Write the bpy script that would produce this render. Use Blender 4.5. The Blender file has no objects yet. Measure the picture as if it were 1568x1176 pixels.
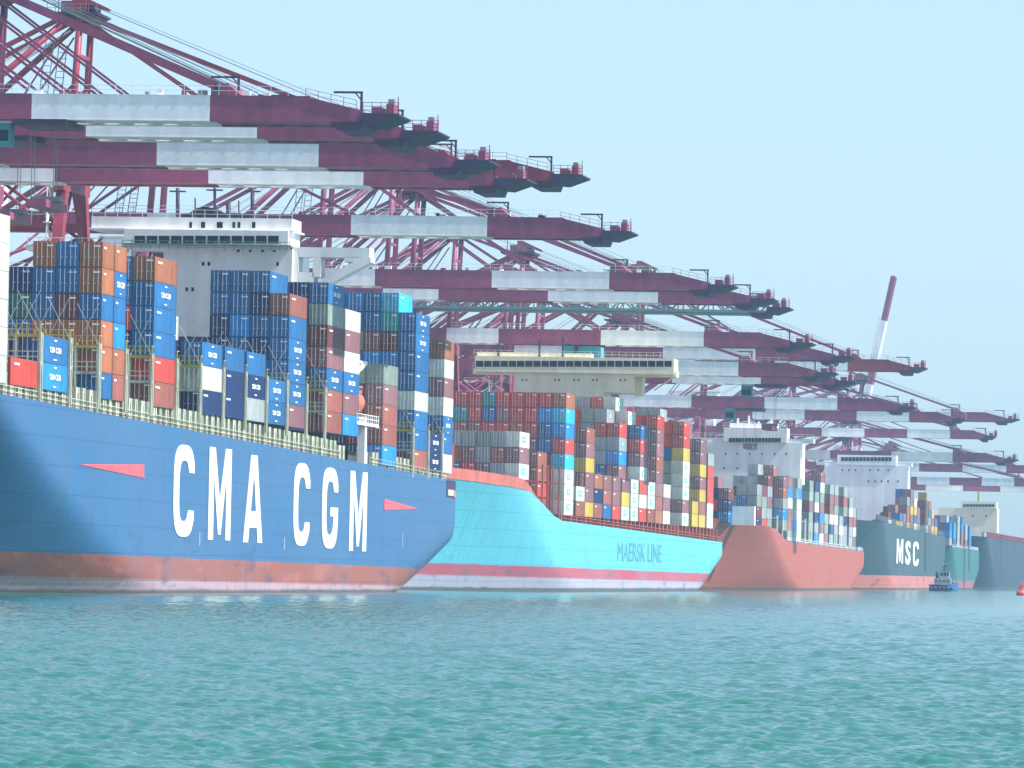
import bpy, math, random
import numpy as np
from mathutils import Vector, Matrix

random.seed(7)
S = bpy.context.scene
COL = S.collection
R = math.radians

# ------------------------------------------------------------------ camera
F, PX0, PY0 = 9000.0, 784.0, 588.0          # focal length and centre in photo pixels
ROLL = R(1.2)
XV, YH = 2085.0, 873.0                      # where the quay line vanishes, and the horizon, roll removed
CH = 3.4                                    # camera height above the water
PHI = math.atan((XV - PX0) / F)
SP, CP = math.sin(PHI), math.cos(PHI)
cam = bpy.data.cameras.new('camera')
camo = bpy.data.objects.new('camera', cam)
COL.objects.link(camo)
cam.sensor_width = 36.0
cam.lens = F / 1568.0 * 36.0
_d = YH - PY0
cam.shift_x = _d * math.sin(ROLL) / 1568.0
cam.shift_y = _d * math.cos(ROLL) / 1568.0
cam.clip_start, cam.clip_end = 1.0, 30000.0
camo.matrix_world = Matrix.Translation((0, 0, CH)) @ Matrix.Rotation(PHI, 4, 'Z') @ Matrix.Rotation(R(90), 4, 'X') @ Matrix.Rotation(ROLL, 4, 'Z')
S.camera = camo

# ------------------------------------------------------------------ world, sun, exposure
SUN_EL, SUN_AZ = R(51), R(-5)               # azimuth measured from +X towards +Y
w = bpy.data.worlds.new('World'); S.world = w; w.use_nodes = True
nt = w.node_tree
bg = nt.nodes['Background']
sky = nt.nodes.new('ShaderNodeTexSky'); sky.sky_type = 'NISHITA'; sky.sun_disc = False
sky.sun_elevation = SUN_EL
sky.sun_rotation = R(90) - SUN_AZ
sky.altitude = 0; sky.air_density = 1.0; sky.dust_density = 1.6; sky.ozone_density = 1.0
tint = nt.nodes.new('ShaderNodeMix'); tint.data_type = 'RGBA'; tint.blend_type = 'MULTIPLY'
tint.inputs[0].default_value = 1.0
tint.inputs[7].default_value = (0.54, 0.655, 0.82, 1)
veil = nt.nodes.new('ShaderNodeMix'); veil.data_type = 'RGBA'
veil.inputs[0].default_value = 0.5; veil.inputs[7].default_value = (1.85, 2.52, 2.92, 1)   # thin even overcast veil
nt.links.new(sky.outputs[0], tint.inputs[6]); nt.links.new(tint.outputs[2], veil.inputs[6]); nt.links.new(veil.outputs[2], bg.inputs[0])
bg.inputs[1].default_value = 0.15
sl = bpy.data.lights.new('sun', 'SUN'); sl.energy = 4.3; sl.angle = R(0.5); sl.color = (1.0, 0.95, 0.86)
so = bpy.data.objects.new('sun', sl); COL.objects.link(so)
sd = Vector((math.cos(SUN_EL) * math.cos(SUN_AZ), math.cos(SUN_EL) * math.sin(SUN_AZ), math.sin(SUN_EL)))
so.rotation_euler = sd.to_track_quat('Z', 'Y').to_euler()
so.location = (300, 200, 500)
S.view_settings.view_transform = 'Standard'; S.view_settings.look = 'None'
S.view_settings.exposure = 1.10; S.view_settings.gamma = 1.0; S.view_settings.use_curve_mapping = False
S.render.engine = 'CYCLES'
S.cycles.max_bounces = 6; S.cycles.volume_bounces = 1
S.cycles.use_denoising = True

# ------------------------------------------------------------------ picture <-> place
def unroll(px, py):
    c, s = math.cos(ROLL), math.sin(ROLL)
    return (PX0 + (px - PX0) * c + (py - PY0) * s, PY0 - (px - PX0) * s + (py - PY0) * c)
def ray(px, py):
    x, y = unroll(px, py)
    u = (x - PX0) / F
    return (-SP + u * CP, CP + u * SP, (YH - y) / F)
def on_x(px, py, X):
    d = ray(px, py); t = X / d[0]
    return (d[1] * t, CH + d[2] * t)        # Y, Z
def on_y(px, py, Y):
    d = ray(px, py); t = Y / d[1]
    return (d[0] * t, CH + d[2] * t)        # X, Z
def y_of(D, X):                              # Y of a point at depth D on plane X
    return (D + X * SP) / CP

# ------------------------------------------------------------------ materials
MATS = {}
def paint(name, rgb, rough=0.5, wear=0.25, streak=0.0, vary=0.0, metal=0.0, spec=0.4, scale=0.35):
    if name in MATS: return MATS[name]
    m = bpy.data.materials.new(name); m.use_nodes = True
    n, l = m.node_tree.nodes, m.node_tree.links
    b = n['Principled BSDF']
    b.inputs['Roughness'].default_value = rough; b.inputs['Metallic'].default_value = metal
    b.inputs['Specular IOR Level'].default_value = spec
    tc = n.new('ShaderNodeTexCoord')
    nz = n.new('ShaderNodeTexNoise'); nz.inputs['Scale'].default_value = scale; nz.inputs['Detail'].default_value = 6
    nz.inputs['Roughness'].default_value = 0.65
    l.new(tc.outputs['Object'], nz.inputs['Vector'])
    mr = n.new('ShaderNodeMapRange'); mr.inputs[1].default_value = 0.3; mr.inputs[2].default_value = 0.7
    mr.inputs[3].default_value = 1.0 - wear; mr.inputs[4].default_value = 1.0 + wear * 0.5
    l.new(nz.outputs['Fac'], mr.inputs[0])
    cur = mr.outputs[0]
    if streak:
        mp = n.new('ShaderNodeMapping'); mp.inputs['Scale'].default_value = (0.5, 0.5, 0.03)
        l.new(tc.outputs['Object'], mp.inputs[0])
        n2 = n.new('ShaderNodeTexNoise'); n2.inputs['Scale'].default_value = 1.2; n2.inputs['Detail'].default_value = 5
        l.new(mp.outputs[0], n2.inputs['Vector'])
        m2 = n.new('ShaderNodeMapRange'); m2.inputs[1].default_value = 0.35; m2.inputs[2].default_value = 0.75
        m2.inputs[3].default_value = 1.0; m2.inputs[4].default_value = 1.0 - streak
        l.new(n2.outputs['Fac'], m2.inputs[0])
        mu = n.new('ShaderNodeMath'); mu.operation = 'MULTIPLY'
        l.new(cur, mu.inputs[0]); l.new(m2.outputs[0], mu.inputs[1]); cur = mu.outputs[0]
    if vary:
        oi = n.new('ShaderNodeObjectInfo')
        m3 = n.new('ShaderNodeMapRange'); m3.inputs[3].default_value = 1 - vary; m3.inputs[4].default_value = 1 + vary
        l.new(oi.outputs['Random'], m3.inputs[0])
        mu = n.new('ShaderNodeMath'); mu.operation = 'MULTIPLY'
        l.new(cur, mu.inputs[0]); l.new(m3.outputs[0], mu.inputs[1]); cur = mu.outputs[0]
    mx = n.new('ShaderNodeVectorMath'); mx.operation = 'SCALE'
    mx.inputs[0].default_value = rgb
    l.new(cur, mx.inputs['Scale']); l.new(mx.outputs[0], b.inputs['Base Color'])
    MATS[name] = m
    return m

def hull_paint(name, top, boot, low, zb, zl, tilt=0.0, y0=0.0, patch=None):
    """ship side paint: topside colour, boot top below zb, faded band below zl; plate seams, rust streaks and scuffs"""
    m = bpy.data.materials.new(name); m.use_nodes = True
    n, l = m.node_tree.nodes, m.node_tree.links
    b = n['Principled BSDF']; b.inputs['Roughness'].default_value = 0.45; b.inputs['Specular IOR Level'].default_value = 0.35
    g = n.new('ShaderNodeNewGeometry')
    sp = n.new('ShaderNodeSeparateXYZ'); l.new(g.outputs['Position'], sp.inputs[0])
    def M(op, a, c=None):
        k = n.new('ShaderNodeMath'); k.operation = op
        for i, v in enumerate((a, c)):
            if v is None: continue
            if isinstance(v, (int, float)): k.inputs[i].default_value = v
            else: l.new(v, k.inputs[i])
        return k.outputs[0]
    def noise(scale3, sc, det=6):
        mp = n.new('ShaderNodeMapping'); mp.inputs['Scale'].default_value = scale3
        l.new(g.outputs['Position'], mp.inputs[0])
        z = n.new('ShaderNodeTexNoise'); z.inputs['Scale'].default_value = sc; z.inputs['Detail'].default_value = det
        z.inputs['Roughness'].default_value = 0.6
        l.new(mp.outputs[0], z.inputs['Vector']); return z.outputs['Fac']
    def rng(v, a, c, d, e):
        k = n.new('ShaderNodeMapRange'); l.new(v, k.inputs[0])
        for i, q in enumerate((a, c, d, e)): k.inputs[i + 1].default_value = q
        return k.outputs[0]
    def mix(f, A, B):
        k = n.new('ShaderNodeMix'); k.data_type = 'RGBA'
        if isinstance(f, float): k.inputs[0].default_value = f
        else: l.new(f, k.inputs[0])
        for i, q in ((6, A), (7, B)):
            if isinstance(q, tuple): k.inputs[i].default_value = (*q, 1)
            else: l.new(q, k.inputs[i])
        return k.outputs[2]
    ty = M('MULTIPLY', M('SUBTRACT', sp.outputs['Y'], y0), tilt)
    edge = M('MULTIPLY', M('SUBTRACT', noise((1, .25, 1), .5, 3), 0.5), 0.25)
    z = M('ADD', M('ADD', sp.outputs['Z'], ty), edge)
    c = mix(M('LESS_THAN', z, zb), top, boot)
    if patch:
        pn = noise((1, .06, .35), 1.0, 5)
        c = mix(M('MULTIPLY', rng(pn, .52, .72, 0., .55), M('LESS_THAN', z, zb)), c, patch)
    c = mix(rng(z, zl - .18, zl + .18, 1, 0), c, low)
    # vertical streaks
    st = rng(noise((.6, .6, .02), 1.6), .48, .78, 0, .5)
    c = mix(st, c, tuple(.35 * q + .05 for q in top))
    ru = rng(noise((.9, .9, .035), 1.1, 7), .60, .74, 0, .55)
    c = mix(M('MULTIPLY', ru, rng(noise((.04, .04, .12), 1.0, 3), .45, .6, 0, 1)), c, (.16, .075, .045))
    # broad fading
    fd = rng(noise((.03, .03, .06), 1.0), .35, .7, 0, .22)
    c = mix(fd, c, tuple(.6 * q + .1 for q in top))
    # plate seams
    for ax, sz, wd in (('Y', 12.4, .09), ('Z', 2.9, .05)):
        fr = M('ABSOLUTE', M('SUBTRACT', M('FRACT', M('DIVIDE', sp.outputs[ax], sz)), .5))
        c = mix(M('MULTIPLY', M('LESS_THAN', fr, wd / sz), .42), c, tuple(.3 * q for q in top))
    # fender scuffs
    sc = rng(noise((.05, .09, .5), 1.0, 8), 0.56, .70, 0, .6)
    c = mix(M('MULTIPLY', sc, rng(sp.outputs['Z'], 3.5, 8.5, 1, 0)), c, tuple(.3 * q for q in top))
    c = mix(rng(M('ADD', sp.outputs['Z'], M('MULTIPLY', edge, 1.5)), .25, .6, .85, 0), c, (.025, .04, .03))    # weed line
    l.new(c, b.inputs['Base Color'])
    bp = n.new('ShaderNodeBump'); bp.inputs['Strength'].default_value = .25; bp.inputs['Distance'].default_value = .2
    l.new(noise((.3, .3, .3), 1.0, 3), bp.inputs['Height']); l.new(bp.outputs[0], b.inputs['Normal'])
    return m

PAL = {'navy': (.010, .030, .15), 'blue': (.024, .17, .44), 'sky blue': (.02, .24, .62), 'cyan': (.04, .46, .70),
       'orange': (.50, .17, .075), 'brick': (.40, .125, .095), 'maroon': (.22, .045, .05), 'red': (.72, .075, .055),
       'white': (.64, .67, .60), 'grey': (.40, .45, .46), 'sage': (.30, .38, .33), 'teal': (.03, .36, .35),
       'yellow': (.58, .40, .07), 'green': (.03, .19, .11), 'mauve': (.34, .15, .17)}
def cmat(c): return paint('container ' + c, tuple(q * (.78 if c not in ('white', 'sky blue', 'yellow', 'cyan') else 1.0) for q in PAL[c]), .5, .28, .3, .14)
M_MAROON = paint('crane maroon', (.29, .058, .135), .5, .3, .25)
M_CRED = paint('crane red', (.30, .032, .065), .5, .25, .2)
M_CWHITE = paint('crane white', (.84, .86, .86), .5, .12, .2)
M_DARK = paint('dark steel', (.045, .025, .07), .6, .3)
M_GREY = paint('grey steel', (.22, .25, .26), .6, .3)
M_CREAM = paint('cream steel', (.58, .60, .46), .6, .35, .3)
M_SHIPW = paint('ship white', (.85, .86, .86), .5, .10, .18)
M_BEIGE = paint('ship beige', (.84, .79, .58), .5, .12, .15)
M_GLASS = paint('window glass', (.006, .010, .03), .3, .2, spec=.25)
M_DECK = paint('deck', (.13, .06, .06), .8, .3)
M_COAM = paint('hatch coaming', (.06, .09, .08), .7, .4)
M_ROD = paint('lock rod', (.45, .47, .48), .5, .2)
M_ORANGE = paint('lifeboat orange', (.75, .15, .08), .4, .15)
M_YEL = paint('yellow steel', (.60, .45, .06), .6, .3)
M_TRUSS = paint('teal truss', (.16, .28, .30), .6, .3)
M_TEALCAB = paint('teal cab', (.03, .28, .33), .5, .2)
M_LETTER = paint('white lettering', (.80, .81, .78), .55, .10, .18, scale=.15)
M_LETTERD = paint('slate lettering', (.08, .29, .38), .6, .25)
M_MARK = paint('salmon mark', (.72, .10, .12), .55, .15)
M_CYAN = paint('funnel cyan', (.05, .50, .72), .45, .15)
M_QUAY = paint('quay concrete', (.30, .29, .27), .9, .3)

# ------------------------------------------------------------------ mesh helpers
class MB:
    def __init__(s): s.v = []; s.f = []; s.m = []; s.mats = []; s.sm = []
    def mi(s, m):
        if m not in s.mats: s.mats.append(m)
        return s.mats.index(m)
    def add(s, vs, fs, m, smooth=False):
        o = len(s.v); k = s.mi(m)
        s.v += [tuple(p) for p in vs]
        for f in fs: s.f.append(tuple(i + o for i in f)); s.m.append(k); s.sm.append(smooth)
    def box(s, x0, x1, y0, y1, z0, z1, m):
        if x0 > x1: x0, x1 = x1, x0
        if y0 > y1: y0, y1 = y1, y0
        if z0 > z1: z0, z1 = z1, z0
        s.add([(x0, y0, z0), (x1, y0, z0), (x1, y1, z0), (x0, y1, z0), (x0, y0, z1), (x1, y0, z1), (x1, y1, z1), (x0, y1, z1)],
              [(0, 3, 2, 1), (4, 5, 6, 7), (0, 1, 5, 4), (1, 2, 6, 5), (2, 3, 7, 6), (3, 0, 4, 7)], m)
    def bar(s, a, b, w, m, h=None, n=4):
        a, b = Vector(a), Vector(b); d = b - a
        if d.length < 1e-5: return
        d.normalize(); h = h or w
        up = Vector((0, 0, 1)) if abs(d.z) < .95 else Vector((0, 1, 0))
        u = d.cross(up).normalized(); v = u.cross(d).normalized()
        ring = []
        for k in range(n):
            t = 2 * math.pi * (k + .5) / n
            q = math.sqrt(2) if n == 4 else 1.0
            ring.append(u * (math.cos(t) * w / 2 * q) + v * (math.sin(t) * h / 2 * q))
        vs = [a + r for r in ring] + [b + r for r in ring]
        fs = [(k, (k + 1) % n, (k + 1) % n + n, k + n) for k in range(n)] + [tuple(range(n - 1, -1, -1)), tuple(range(n, 2 * n))]
        s.add(vs, fs, m, n > 4)
    def prism_y(s, pts, y0, y1, m):        # polygon in (x,z) extruded along y
        n = len(pts)
        vs = [(p[0], y0, p[1]) for p in pts] + [(p[0], y1, p[1]) for p in pts]
        s.add(vs, [tuple(range(n)), tuple(range(2 * n - 1, n - 1, -1))] + [(k, k + n, (k + 1) % n + n, (k + 1) % n) for k in range(n)], m)
    def prism_x(s, pts, x0, x1, m):        # polygon in (y,z) extruded along x
        n = len(pts)
        vs = [(x0, p[0], p[1]) for p in pts] + [(x1, p[0], p[1]) for p in pts]
        s.add(vs, [tuple(range(n - 1, -1, -1)), tuple(range(n, 2 * n))] + [(k, (k + 1) % n, (k + 1) % n + n, k + n) for k in range(n)], m)
    def rail(s, a, b, m, h=1.1, step=1.6, t=.07, bars=2):
        a, b = Vector(a), Vector(b); L = (b - a).length; k = max(1, int(L / step))
        for i in range(k + 1):
            p = a.lerp(b, i / k); s.bar(p, p + Vector((0, 0, h)), t, m)
        for j in range(bars):
            z = Vector((0, 0, h * (j + 1) / bars - t * .6)); s.bar(a + z, b + z, t * .9, m)
    def build(s, name, parent=None, org=None):
        me = bpy.data.meshes.new(name)
        o3 = org if org is not None else (tuple(parent_origin(parent)) if parent else (0, 0, 0))
        me.from_pydata([(p[0] - o3[0], p[1] - o3[1], p[2] - o3[2]) for p in s.v], [], s.f)
        for m in s.mats: me.materials.append(m)
        me.polygons.foreach_set('material_index', s.m)
        me.polygons.foreach_set('use_smooth', s.sm)
        me.update()
        ob = bpy.data.objects.new(name, me); COL.objects.link(ob)
        if parent: ob.parent = parent
        elif org is not None: ob.location = org
        return ob
ORIG = {}
def parent_origin(p):
    while p.parent: p = p.parent
    return ORIG.get(p.name, tuple(p.location))
def thing(name, label, cat, loc, group=None):
    o = bpy.data.objects.new(name, None); COL.objects.link(o)
    o.location = loc; o.empty_display_size = 1; ORIG[o.name] = tuple(loc)
    o['label'] = label; o['category'] = cat
    if group: o['group'] = group
    return o
def text_mesh(txt, offset=0.0, depth=0.03):
    cu = bpy.data.curves.new('t', 'FONT'); cu.body = txt; cu.size = 1.0; cu.offset = offset; cu.extrude = depth; cu.resolution_u = 4
    ob = bpy.data.objects.new('t', cu); COL.objects.link(ob)
    bpy.context.view_layer.update()
    dg = bpy.context.evaluated_depsgraph_get()
    me = bpy.data.meshes.new_from_object(ob.evaluated_get(dg))
    bpy.data.objects.remove(ob); bpy.data.curves.remove(cu)
    v = np.empty(len(me.vertices) * 3, np.float32); me.vertices.foreach_get('co', v); v = v.reshape(-1, 3)
    fs = [tuple(p.vertices) for p in me.polygons]
    bpy.data.meshes.remove(me)
    v[:, 0] -= v[:, 0].min(); v[:, 1] -= v[:, 1].min()
    return v, fs, v[:, 0].max(), v[:, 1].max()
def text_parts(ship, name, txt, X, y0, y1, z0, z1, m, offset=0.0, th=.04):
    v, fs, W, H = text_mesh(txt, offset)
    par = list(range(len(v)))
    def find(a):
        while par[a] != a: par[a] = par[par[a]]; a = par[a]
        return a
    for f in fs:
        for q in f[1:]: par[find(q)] = find(f[0])
    groups = {}
    for f in fs: groups.setdefault(find(f[0]), []).append(f)
    # Blender keeps the faces and the rim of a letter apart: join those whose spans in x overlap
    spans = sorted(((min(v[i][0] for f in g for i in f), max(v[i][0] for f in g for i in f), g) for g in groups.values()), key=lambda t: t[0])
    merged = []
    for a, b, g in spans:
        if merged and a < merged[-1][1] - .02: merged[-1][1] = max(merged[-1][1], b); merged[-1][2] += g
        else: merged.append([a, b, list(g)])
    for a, b, g in merged:
        mb = MB(); mb.add([(X + (p[2] + .03) * th / .06, y0 + p[0] / W * (y1 - y0), z0 + p[1] / H * (z1 - z0)) for p in v], g, m)
        used = sorted({i for f in g for i in f}); mp = {o: k for k, o in enumerate(used)}
        mb.v = [mb.v[i] for i in used]; mb.f = [tuple(mp[i] for i in f) for f in mb.f]
        mb.build(name, ship)
def text_side(mb, txt, X, y0, y1, z0, z1, m, offset=0.0, slope=0.0, th=.04):
    """lettering standing on a +X facing side, reading towards +Y"""
    v, fs, W, H = text_mesh(txt, offset)
    mb.add([(X + (p[2] + .03) * th / .06, y0 + p[0] / W * (y1 - y0), z0 + p[1] / H * (z1 - z0) + slope * p[0] / W) for p in v], fs, m)
ORD = ['lowest', 'second', 'third', 'fourth', 'fifth', 'sixth', 'seventh', 'eighth', 'ninth', 'tenth', 'eleventh', 'twelfth',
       'thirteenth', 'fourteenth', 'fifteenth', 'sixteenth', 'seventeenth', 'eighteenth', 'nineteenth', 'twentieth', 'twenty-first', 'twenty-second', 'twenty-third', 'twenty-fourth']

# ------------------------------------------------------------------ water and quay
def build_water():
    rng = np.random.default_rng(3)
    nr, nc = 2500, 760
    D = 55.0 * np.exp(np.linspace(0, math.log(900 / 55.0), nr))
    U = np.linspace(-.115, .115, nc)
    dg, ug = np.meshgrid(D, U, indexing='ij')
    x = -SP * dg + CP * ug * dg; y = CP * dg + SP * ug * dg
    x = x.ravel().astype(np.float32); y = y.ravel().astype(np.float32); dist = dg.ravel().astype(np.float32)
    z = np.zeros_like(x)
    step = dist * math.log(900 / 55.0) / nr
    for k in range(72):
        lam = 0.18 * (2.0 / 0.18) ** rng.random()
        th = R(-70) + rng.normal(0, .55)
        kx, ky = math.cos(th) * 2 * math.pi / lam, math.sin(th) * 2 * math.pi / lam
        a = lam * 0.0072 * (1.35 if lam < .5 else (1.0 if lam < 1 else .75))
        att = np.clip(lam / (1.5 * step) - 1, 0, 1)
        z += a * att * np.sin(kx * x + ky * y + rng.random() * 6.28)
    z = np.where(z > 0, z * 1.25, z * .8)
    v = np.stack([x, y, z], 1)
    i = np.arange(nr - 1)[:, None] * nc + np.arange(nc - 1)[None, :]
    q = np.stack([i, i + 1, i + nc + 1, i + nc], -1).reshape(-1, 4)
    base = len(v)
    ext = np.array([(-2000, -150, -.3), (2000, -150, -.3), (2000, 3600, -.3), (-2000, 3600, -.3)], np.float32)
    v = np.concatenate([v, ext]); q = np.concatenate([q, [[base, base + 1, base + 2, base + 3]]])
    me = bpy.data.meshes.new('water')
    me.vertices.add(len(v)); me.vertices.foreach_set('co', v.astype(np.float32).ravel())
    me.loops.add(q.size); me.loops.foreach_set('vertex_index', q.ravel().astype(np.int32))
    me.polygons.add(len(q)); me.polygons.foreach_set('loop_start', np.arange(0, q.size, 4, dtype=np.int32))
    me.polygons.foreach_set('loop_total', np.full(len(q), 4, np.int32))
    me.polygons.foreach_set('use_smooth', np.ones(len(q), bool))
    me.update(calc_edges=True); me.validate()
    m = bpy.data.materials.new('sea water'); m.use_nodes = True
    n, l = m.node_tree.nodes, m.node_tree.links
    b = n['Principled BSDF']
    b.inputs['Base Color'].default_value = (.020, .112, .098, 1)
    b.inputs['Roughness'].default_value = .10; b.inputs['IOR'].default_value = 1.33
    tc = n.new('ShaderNodeNewGeometry')
    nz = n.new('ShaderNodeTexNoise'); nz.inputs['Scale'].default_value = 3.0; nz.inputs['Detail'].default_value = 4
    l.new(tc.outputs['Position'], nz.inputs['Vector'])
    n2 = n.new('ShaderNodeTexNoise'); n2.inputs['Scale'].default_value = .35; n2.inputs['Detail'].default_value = 4
    l.new(tc.outputs['Position'], n2.inputs['Vector'])
    b1 = n.new('ShaderNodeBump'); b1.inputs['Strength'].default_value = .5; b1.inputs['Distance'].default_value = .05
    b2 = n.new('ShaderNodeBump'); b2.inputs['Strength'].default_value = .6; b2.inputs['Distance'].default_value = .35
    l.new(nz.outputs['Fac'], b1.inputs['Height']); l.new(n2.outputs['Fac'], b2.inputs['Height'])
    l.new(b2.outputs[0], b1.inputs['Normal']); l.new(b1.outputs[0], b.inputs['Normal'])
    me.materials.append(m)
    o = bpy.data.objects.new('water', me); COL.objects.link(o); o['kind'] = 'structure'
build_water()
QX, QZ = -186.0, 4.2
mb = MB(); mb.box(-900, QX, 250, 3400, -1.2, QZ, M_QUAY); mb.box(QX - 1.2, QX + .25, 250, 3400, QZ - .6, QZ + .35, M_GREY)
for k in range(120): mb.box(QX + .05, QX + 1.6, 262 + k * 26, 264.2 + k * 26, .6, 3.2, M_DARK)
mb.build('quay')['kind'] = 'structure'

# ------------------------------------------------------------------ ships: hulls
def interp(y, pts):
    if y <= pts[0][0]: return pts[0][1]
    for (a, p), (b, q) in zip(pts, pts[1:]):
        if y <= b: return p + (q - p) * (y - a) / (b - a)
    return pts[-1][1]
def sm(t): t = max(0., min(1., t)); return t * t * (3 - 2 * t)
def make_hull(ship, Xs, B, Yb, Ye, deck, mat, Lw, Ld, rake=9.0, clen=55.0, ctop=7.0, p=2.1, q=.9):
    """lofted hull: deck is [(y,z)..]; the stern counter rises to ctop over clen metres"""
    xc = Xs - B / 2
    us = sorted(set([round(x, 4) for x in list(np.linspace(0, .45, 46) ** 1.3 / .45 ** .3) + list(np.linspace(.45, 1, 40))] +
                    [(y - Yb) / (Ye - Yb) for y, _ in deck if Yb < y < Ye]))
    ts = np.linspace(0, 1, 22)
    L, Rr = [], []
    for u in us:
        y0 = Yb + u * (Ye - Yb)
        zd = interp(y0, deck)
        c = (y0 - (Ye - clen)) / clen
        zb = -1.0 if c <= 0 else -1.0 + (ctop + 1.0) * (c ** 1.15)
        rl, rr = [], []
        for t in ts:
            z = zb + t * (zd - zb)
            f = max(0., min(1., z / zd))
            st = rake * (1 - f) * (1 - u) ** 6
            y = y0 + st
            s = u * (Ye - Yb)
            Lt = Lw + (Ld - Lw) * f ** q
            hb = B / 2 * (1 - (1 - min(1, s / Lt)) ** p) if s < Lt else B / 2
            hb = max(hb, .25)
            if c > 0: hb -= .9 * (1 - t) ** 9
            rl.append((xc + hb, y, z)); rr.append((xc - hb, y, z))
        L.append(rl); Rr.append(rr)
    mb = MB(); n = len(ts)
    idx = lambda i, j: i * n + j
    for side, G in ((0, L), (1, Rr)):
        fs = []
        for i in range(len(us) - 1):
            for j in range(n - 1):
                f = (idx(i, j), idx(i + 1, j), idx(i + 1, j + 1), idx(i, j + 1))
                fs.append(f if side == 0 else f[::-1])
        mb.add([q_ for r in G for q_ in r], fs, mat, True)
    e = len(us) - 1
    mb.add(L[e] + Rr[e], [(j, n + j, n + j + 1, j + 1) for j in range(n - 1)], mat)
    mb.add(L[0] + Rr[0], [(j, j + 1, n + j + 1, n + j) for j in range(n - 1)], mat)
    mb.add([r[0] for r in L] + [r[0] for r in Rr], [(i, i + len(us), i + 1 + len(us), i + 1) for i in range(e)], mat)
    mb.build('hull', ship)
    d = MB()
    k = len(us)
    d.add([(r[-1][0] - .15, r[-1][1], r[-1][2] - .12) for r in L] + [(r[-1][0] + .15, r[-1][1], r[-1][2] - .12) for r in Rr],
          [(i, i + 1, i + 1 + k, i + k) for i in range(e)], M_DECK)
    d.build('deck', ship)
    return L

def C_poly(w, h, tv, th, a0, a1, n=30, e=3.2):
    out, inn = [], []
    for k in range(n + 1):
        t = R(a0 + (a1 - a0) * k / n); c, s = math.cos(t), math.sin(t)
        cc, ss = math.copysign(abs(c) ** (2 / e), c), math.copysign(abs(s) ** (2 / e), s)
        out.append((w / 2 + w / 2 * cc, h / 2 + h / 2 * ss)); inn.append((w / 2 + (w / 2 - tv) * cc, h / 2 + (h / 2 - th) * ss))
    return out, inn
def big_letter(mb, ch, X, y0, wd, z0, h, m):
    tv, th = wd * .27, h * .17
    P = []
    if ch in 'CG':
        o, i = C_poly(wd, h, tv, th, 42, 318 if ch == 'C' else 345)
        for k in range(len(o) - 1): P.append([o[k], i[k], i[k + 1], o[k + 1]])
        P.append([o[0], (.985 * wd, .80 * h), (.985 * wd, .70 * h), (wd - tv, .70 * h), i[0]])
        if ch == 'C': P.append([i[-1], (wd - tv, .29 * h), (.985 * wd, .29 * h), (.985 * wd, .19 * h), o[-1]])
        if ch == 'G':
            P.append([i[-1], (wd - tv, .40 * h), (.52 * wd, .40 * h), (.52 * wd, .51 * h), (wd, .51 * h), o[-1]][::-1])
    elif ch == 'M':
        t = .22 * wd
        P.append([(0, 0), (t, 0), (t, .70 * h), (.44 * wd, .06 * h), (.56 * wd, .06 * h), (wd - t, .70 * h), (wd - t, 0), (wd, 0), (wd, h),
                  (wd - 1.2 * t, h), (.5 * wd, .42 * h), (1.2 * t, h), (0, h)])
    elif ch == 'A':
        t = .25 * wd; iu = lambda v: t + (.5 * wd - t) * v / .80
        P.append([(0, 0), (t, 0), (iu(.17), .17 * h), (iu(.36), .36 * h), (.5 * wd, .80 * h), (.5 * wd, h), (.34 * wd, h)])
        P.append([(wd - a, b) for a, b in P[0]][::-1])
        P.append([(iu(.17), .17 * h), (wd - iu(.17), .17 * h), (wd - iu(.36), .36 * h), (iu(.36), .36 * h)])
    for p in P: mb.prism_x([(y0 + a, z0 + b) for a, b in p], X + .02, X + .07, m)

X1, B1 = -131.0, 48.0
X2, B2 = -139.0, 43.0
X3, B3 = -141.0, 43.0
X4, B4 = -141.0, 43.0
X5, B5 = -141.0, 43.0
def yx(px, X, py=700): return on_x(px, py, X)[0]

# ship one, blue
Y1e = yx(697, X1, 780)
d1a, d1b = on_x(2, 603, X1), on_x(696, 736, X1)
sl1 = (d1b[1] - d1a[1]) / (d1b[0] - d1a[0])
deck1 = lambda y: d1a[1] + sl1 * (y - d1a[0])
ship1 = thing('container_ship', 'blue container ship with white letters CMA CGM along its side', 'ship', (X1 - B1 / 2, 680, 0), 'container ships moored along the quay')
H1 = hull_paint('hull blue', (.024, .118, .275), (.29, .072, .038), (.42, .27, .31), 4.3, 1.75, .0035, 560, (.60, .17, .12))
make_hull(ship1, X1, B1, 512, Y1e, [(512, deck1(512)), (Y1e, deck1(Y1e))], H1, 128, 42, 11, 56, 7.3, 1.5, .8)
for ch, xa, xb, ya, yb in (('C', 265, 297, 681, 822), ('M', 319, 353, 686, 827), ('A', 373, 402, 697, 831), ('C', 449, 474, 709, 836), ('G', 492.5, 517, 716, 840), ('M', 535, 561, 722, 844)):
    pym = (ya + yb) / 2
    a, b = yx(xa, X1, pym), yx(xb, X1, pym)
    zt, zb_ = on_x((xa + xb) / 2, ya, X1)[1], on_x((xa + xb) / 2, yb, X1)[1]
    mb = MB(); big_letter(mb, ch, X1, a, b - a, zb_, zt - zb_, M_LETTER); mb.build('letter', ship1)
for tip, (e0, e1) in (((121, 711), ((220, 711), (220, 732))), ((640, 779), ((588, 764), (588, 781)))):
    mb = MB()
    pts = [on_x(*tip, X1), on_x(*e0, X1), on_x(*e1, X1)]
    if (pts[1][0] - pts[0][0]) < 0: pts = [pts[0], pts[1], pts[2]]
    mb.prism_x(pts if pts[1][0] < pts[0][0] else pts[::-1], X1 + .02, X1 + .06, M_MARK)
    mb.build('tug_mark', ship1)
mb = MB()                                    # pilot ladders, draught marks
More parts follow.
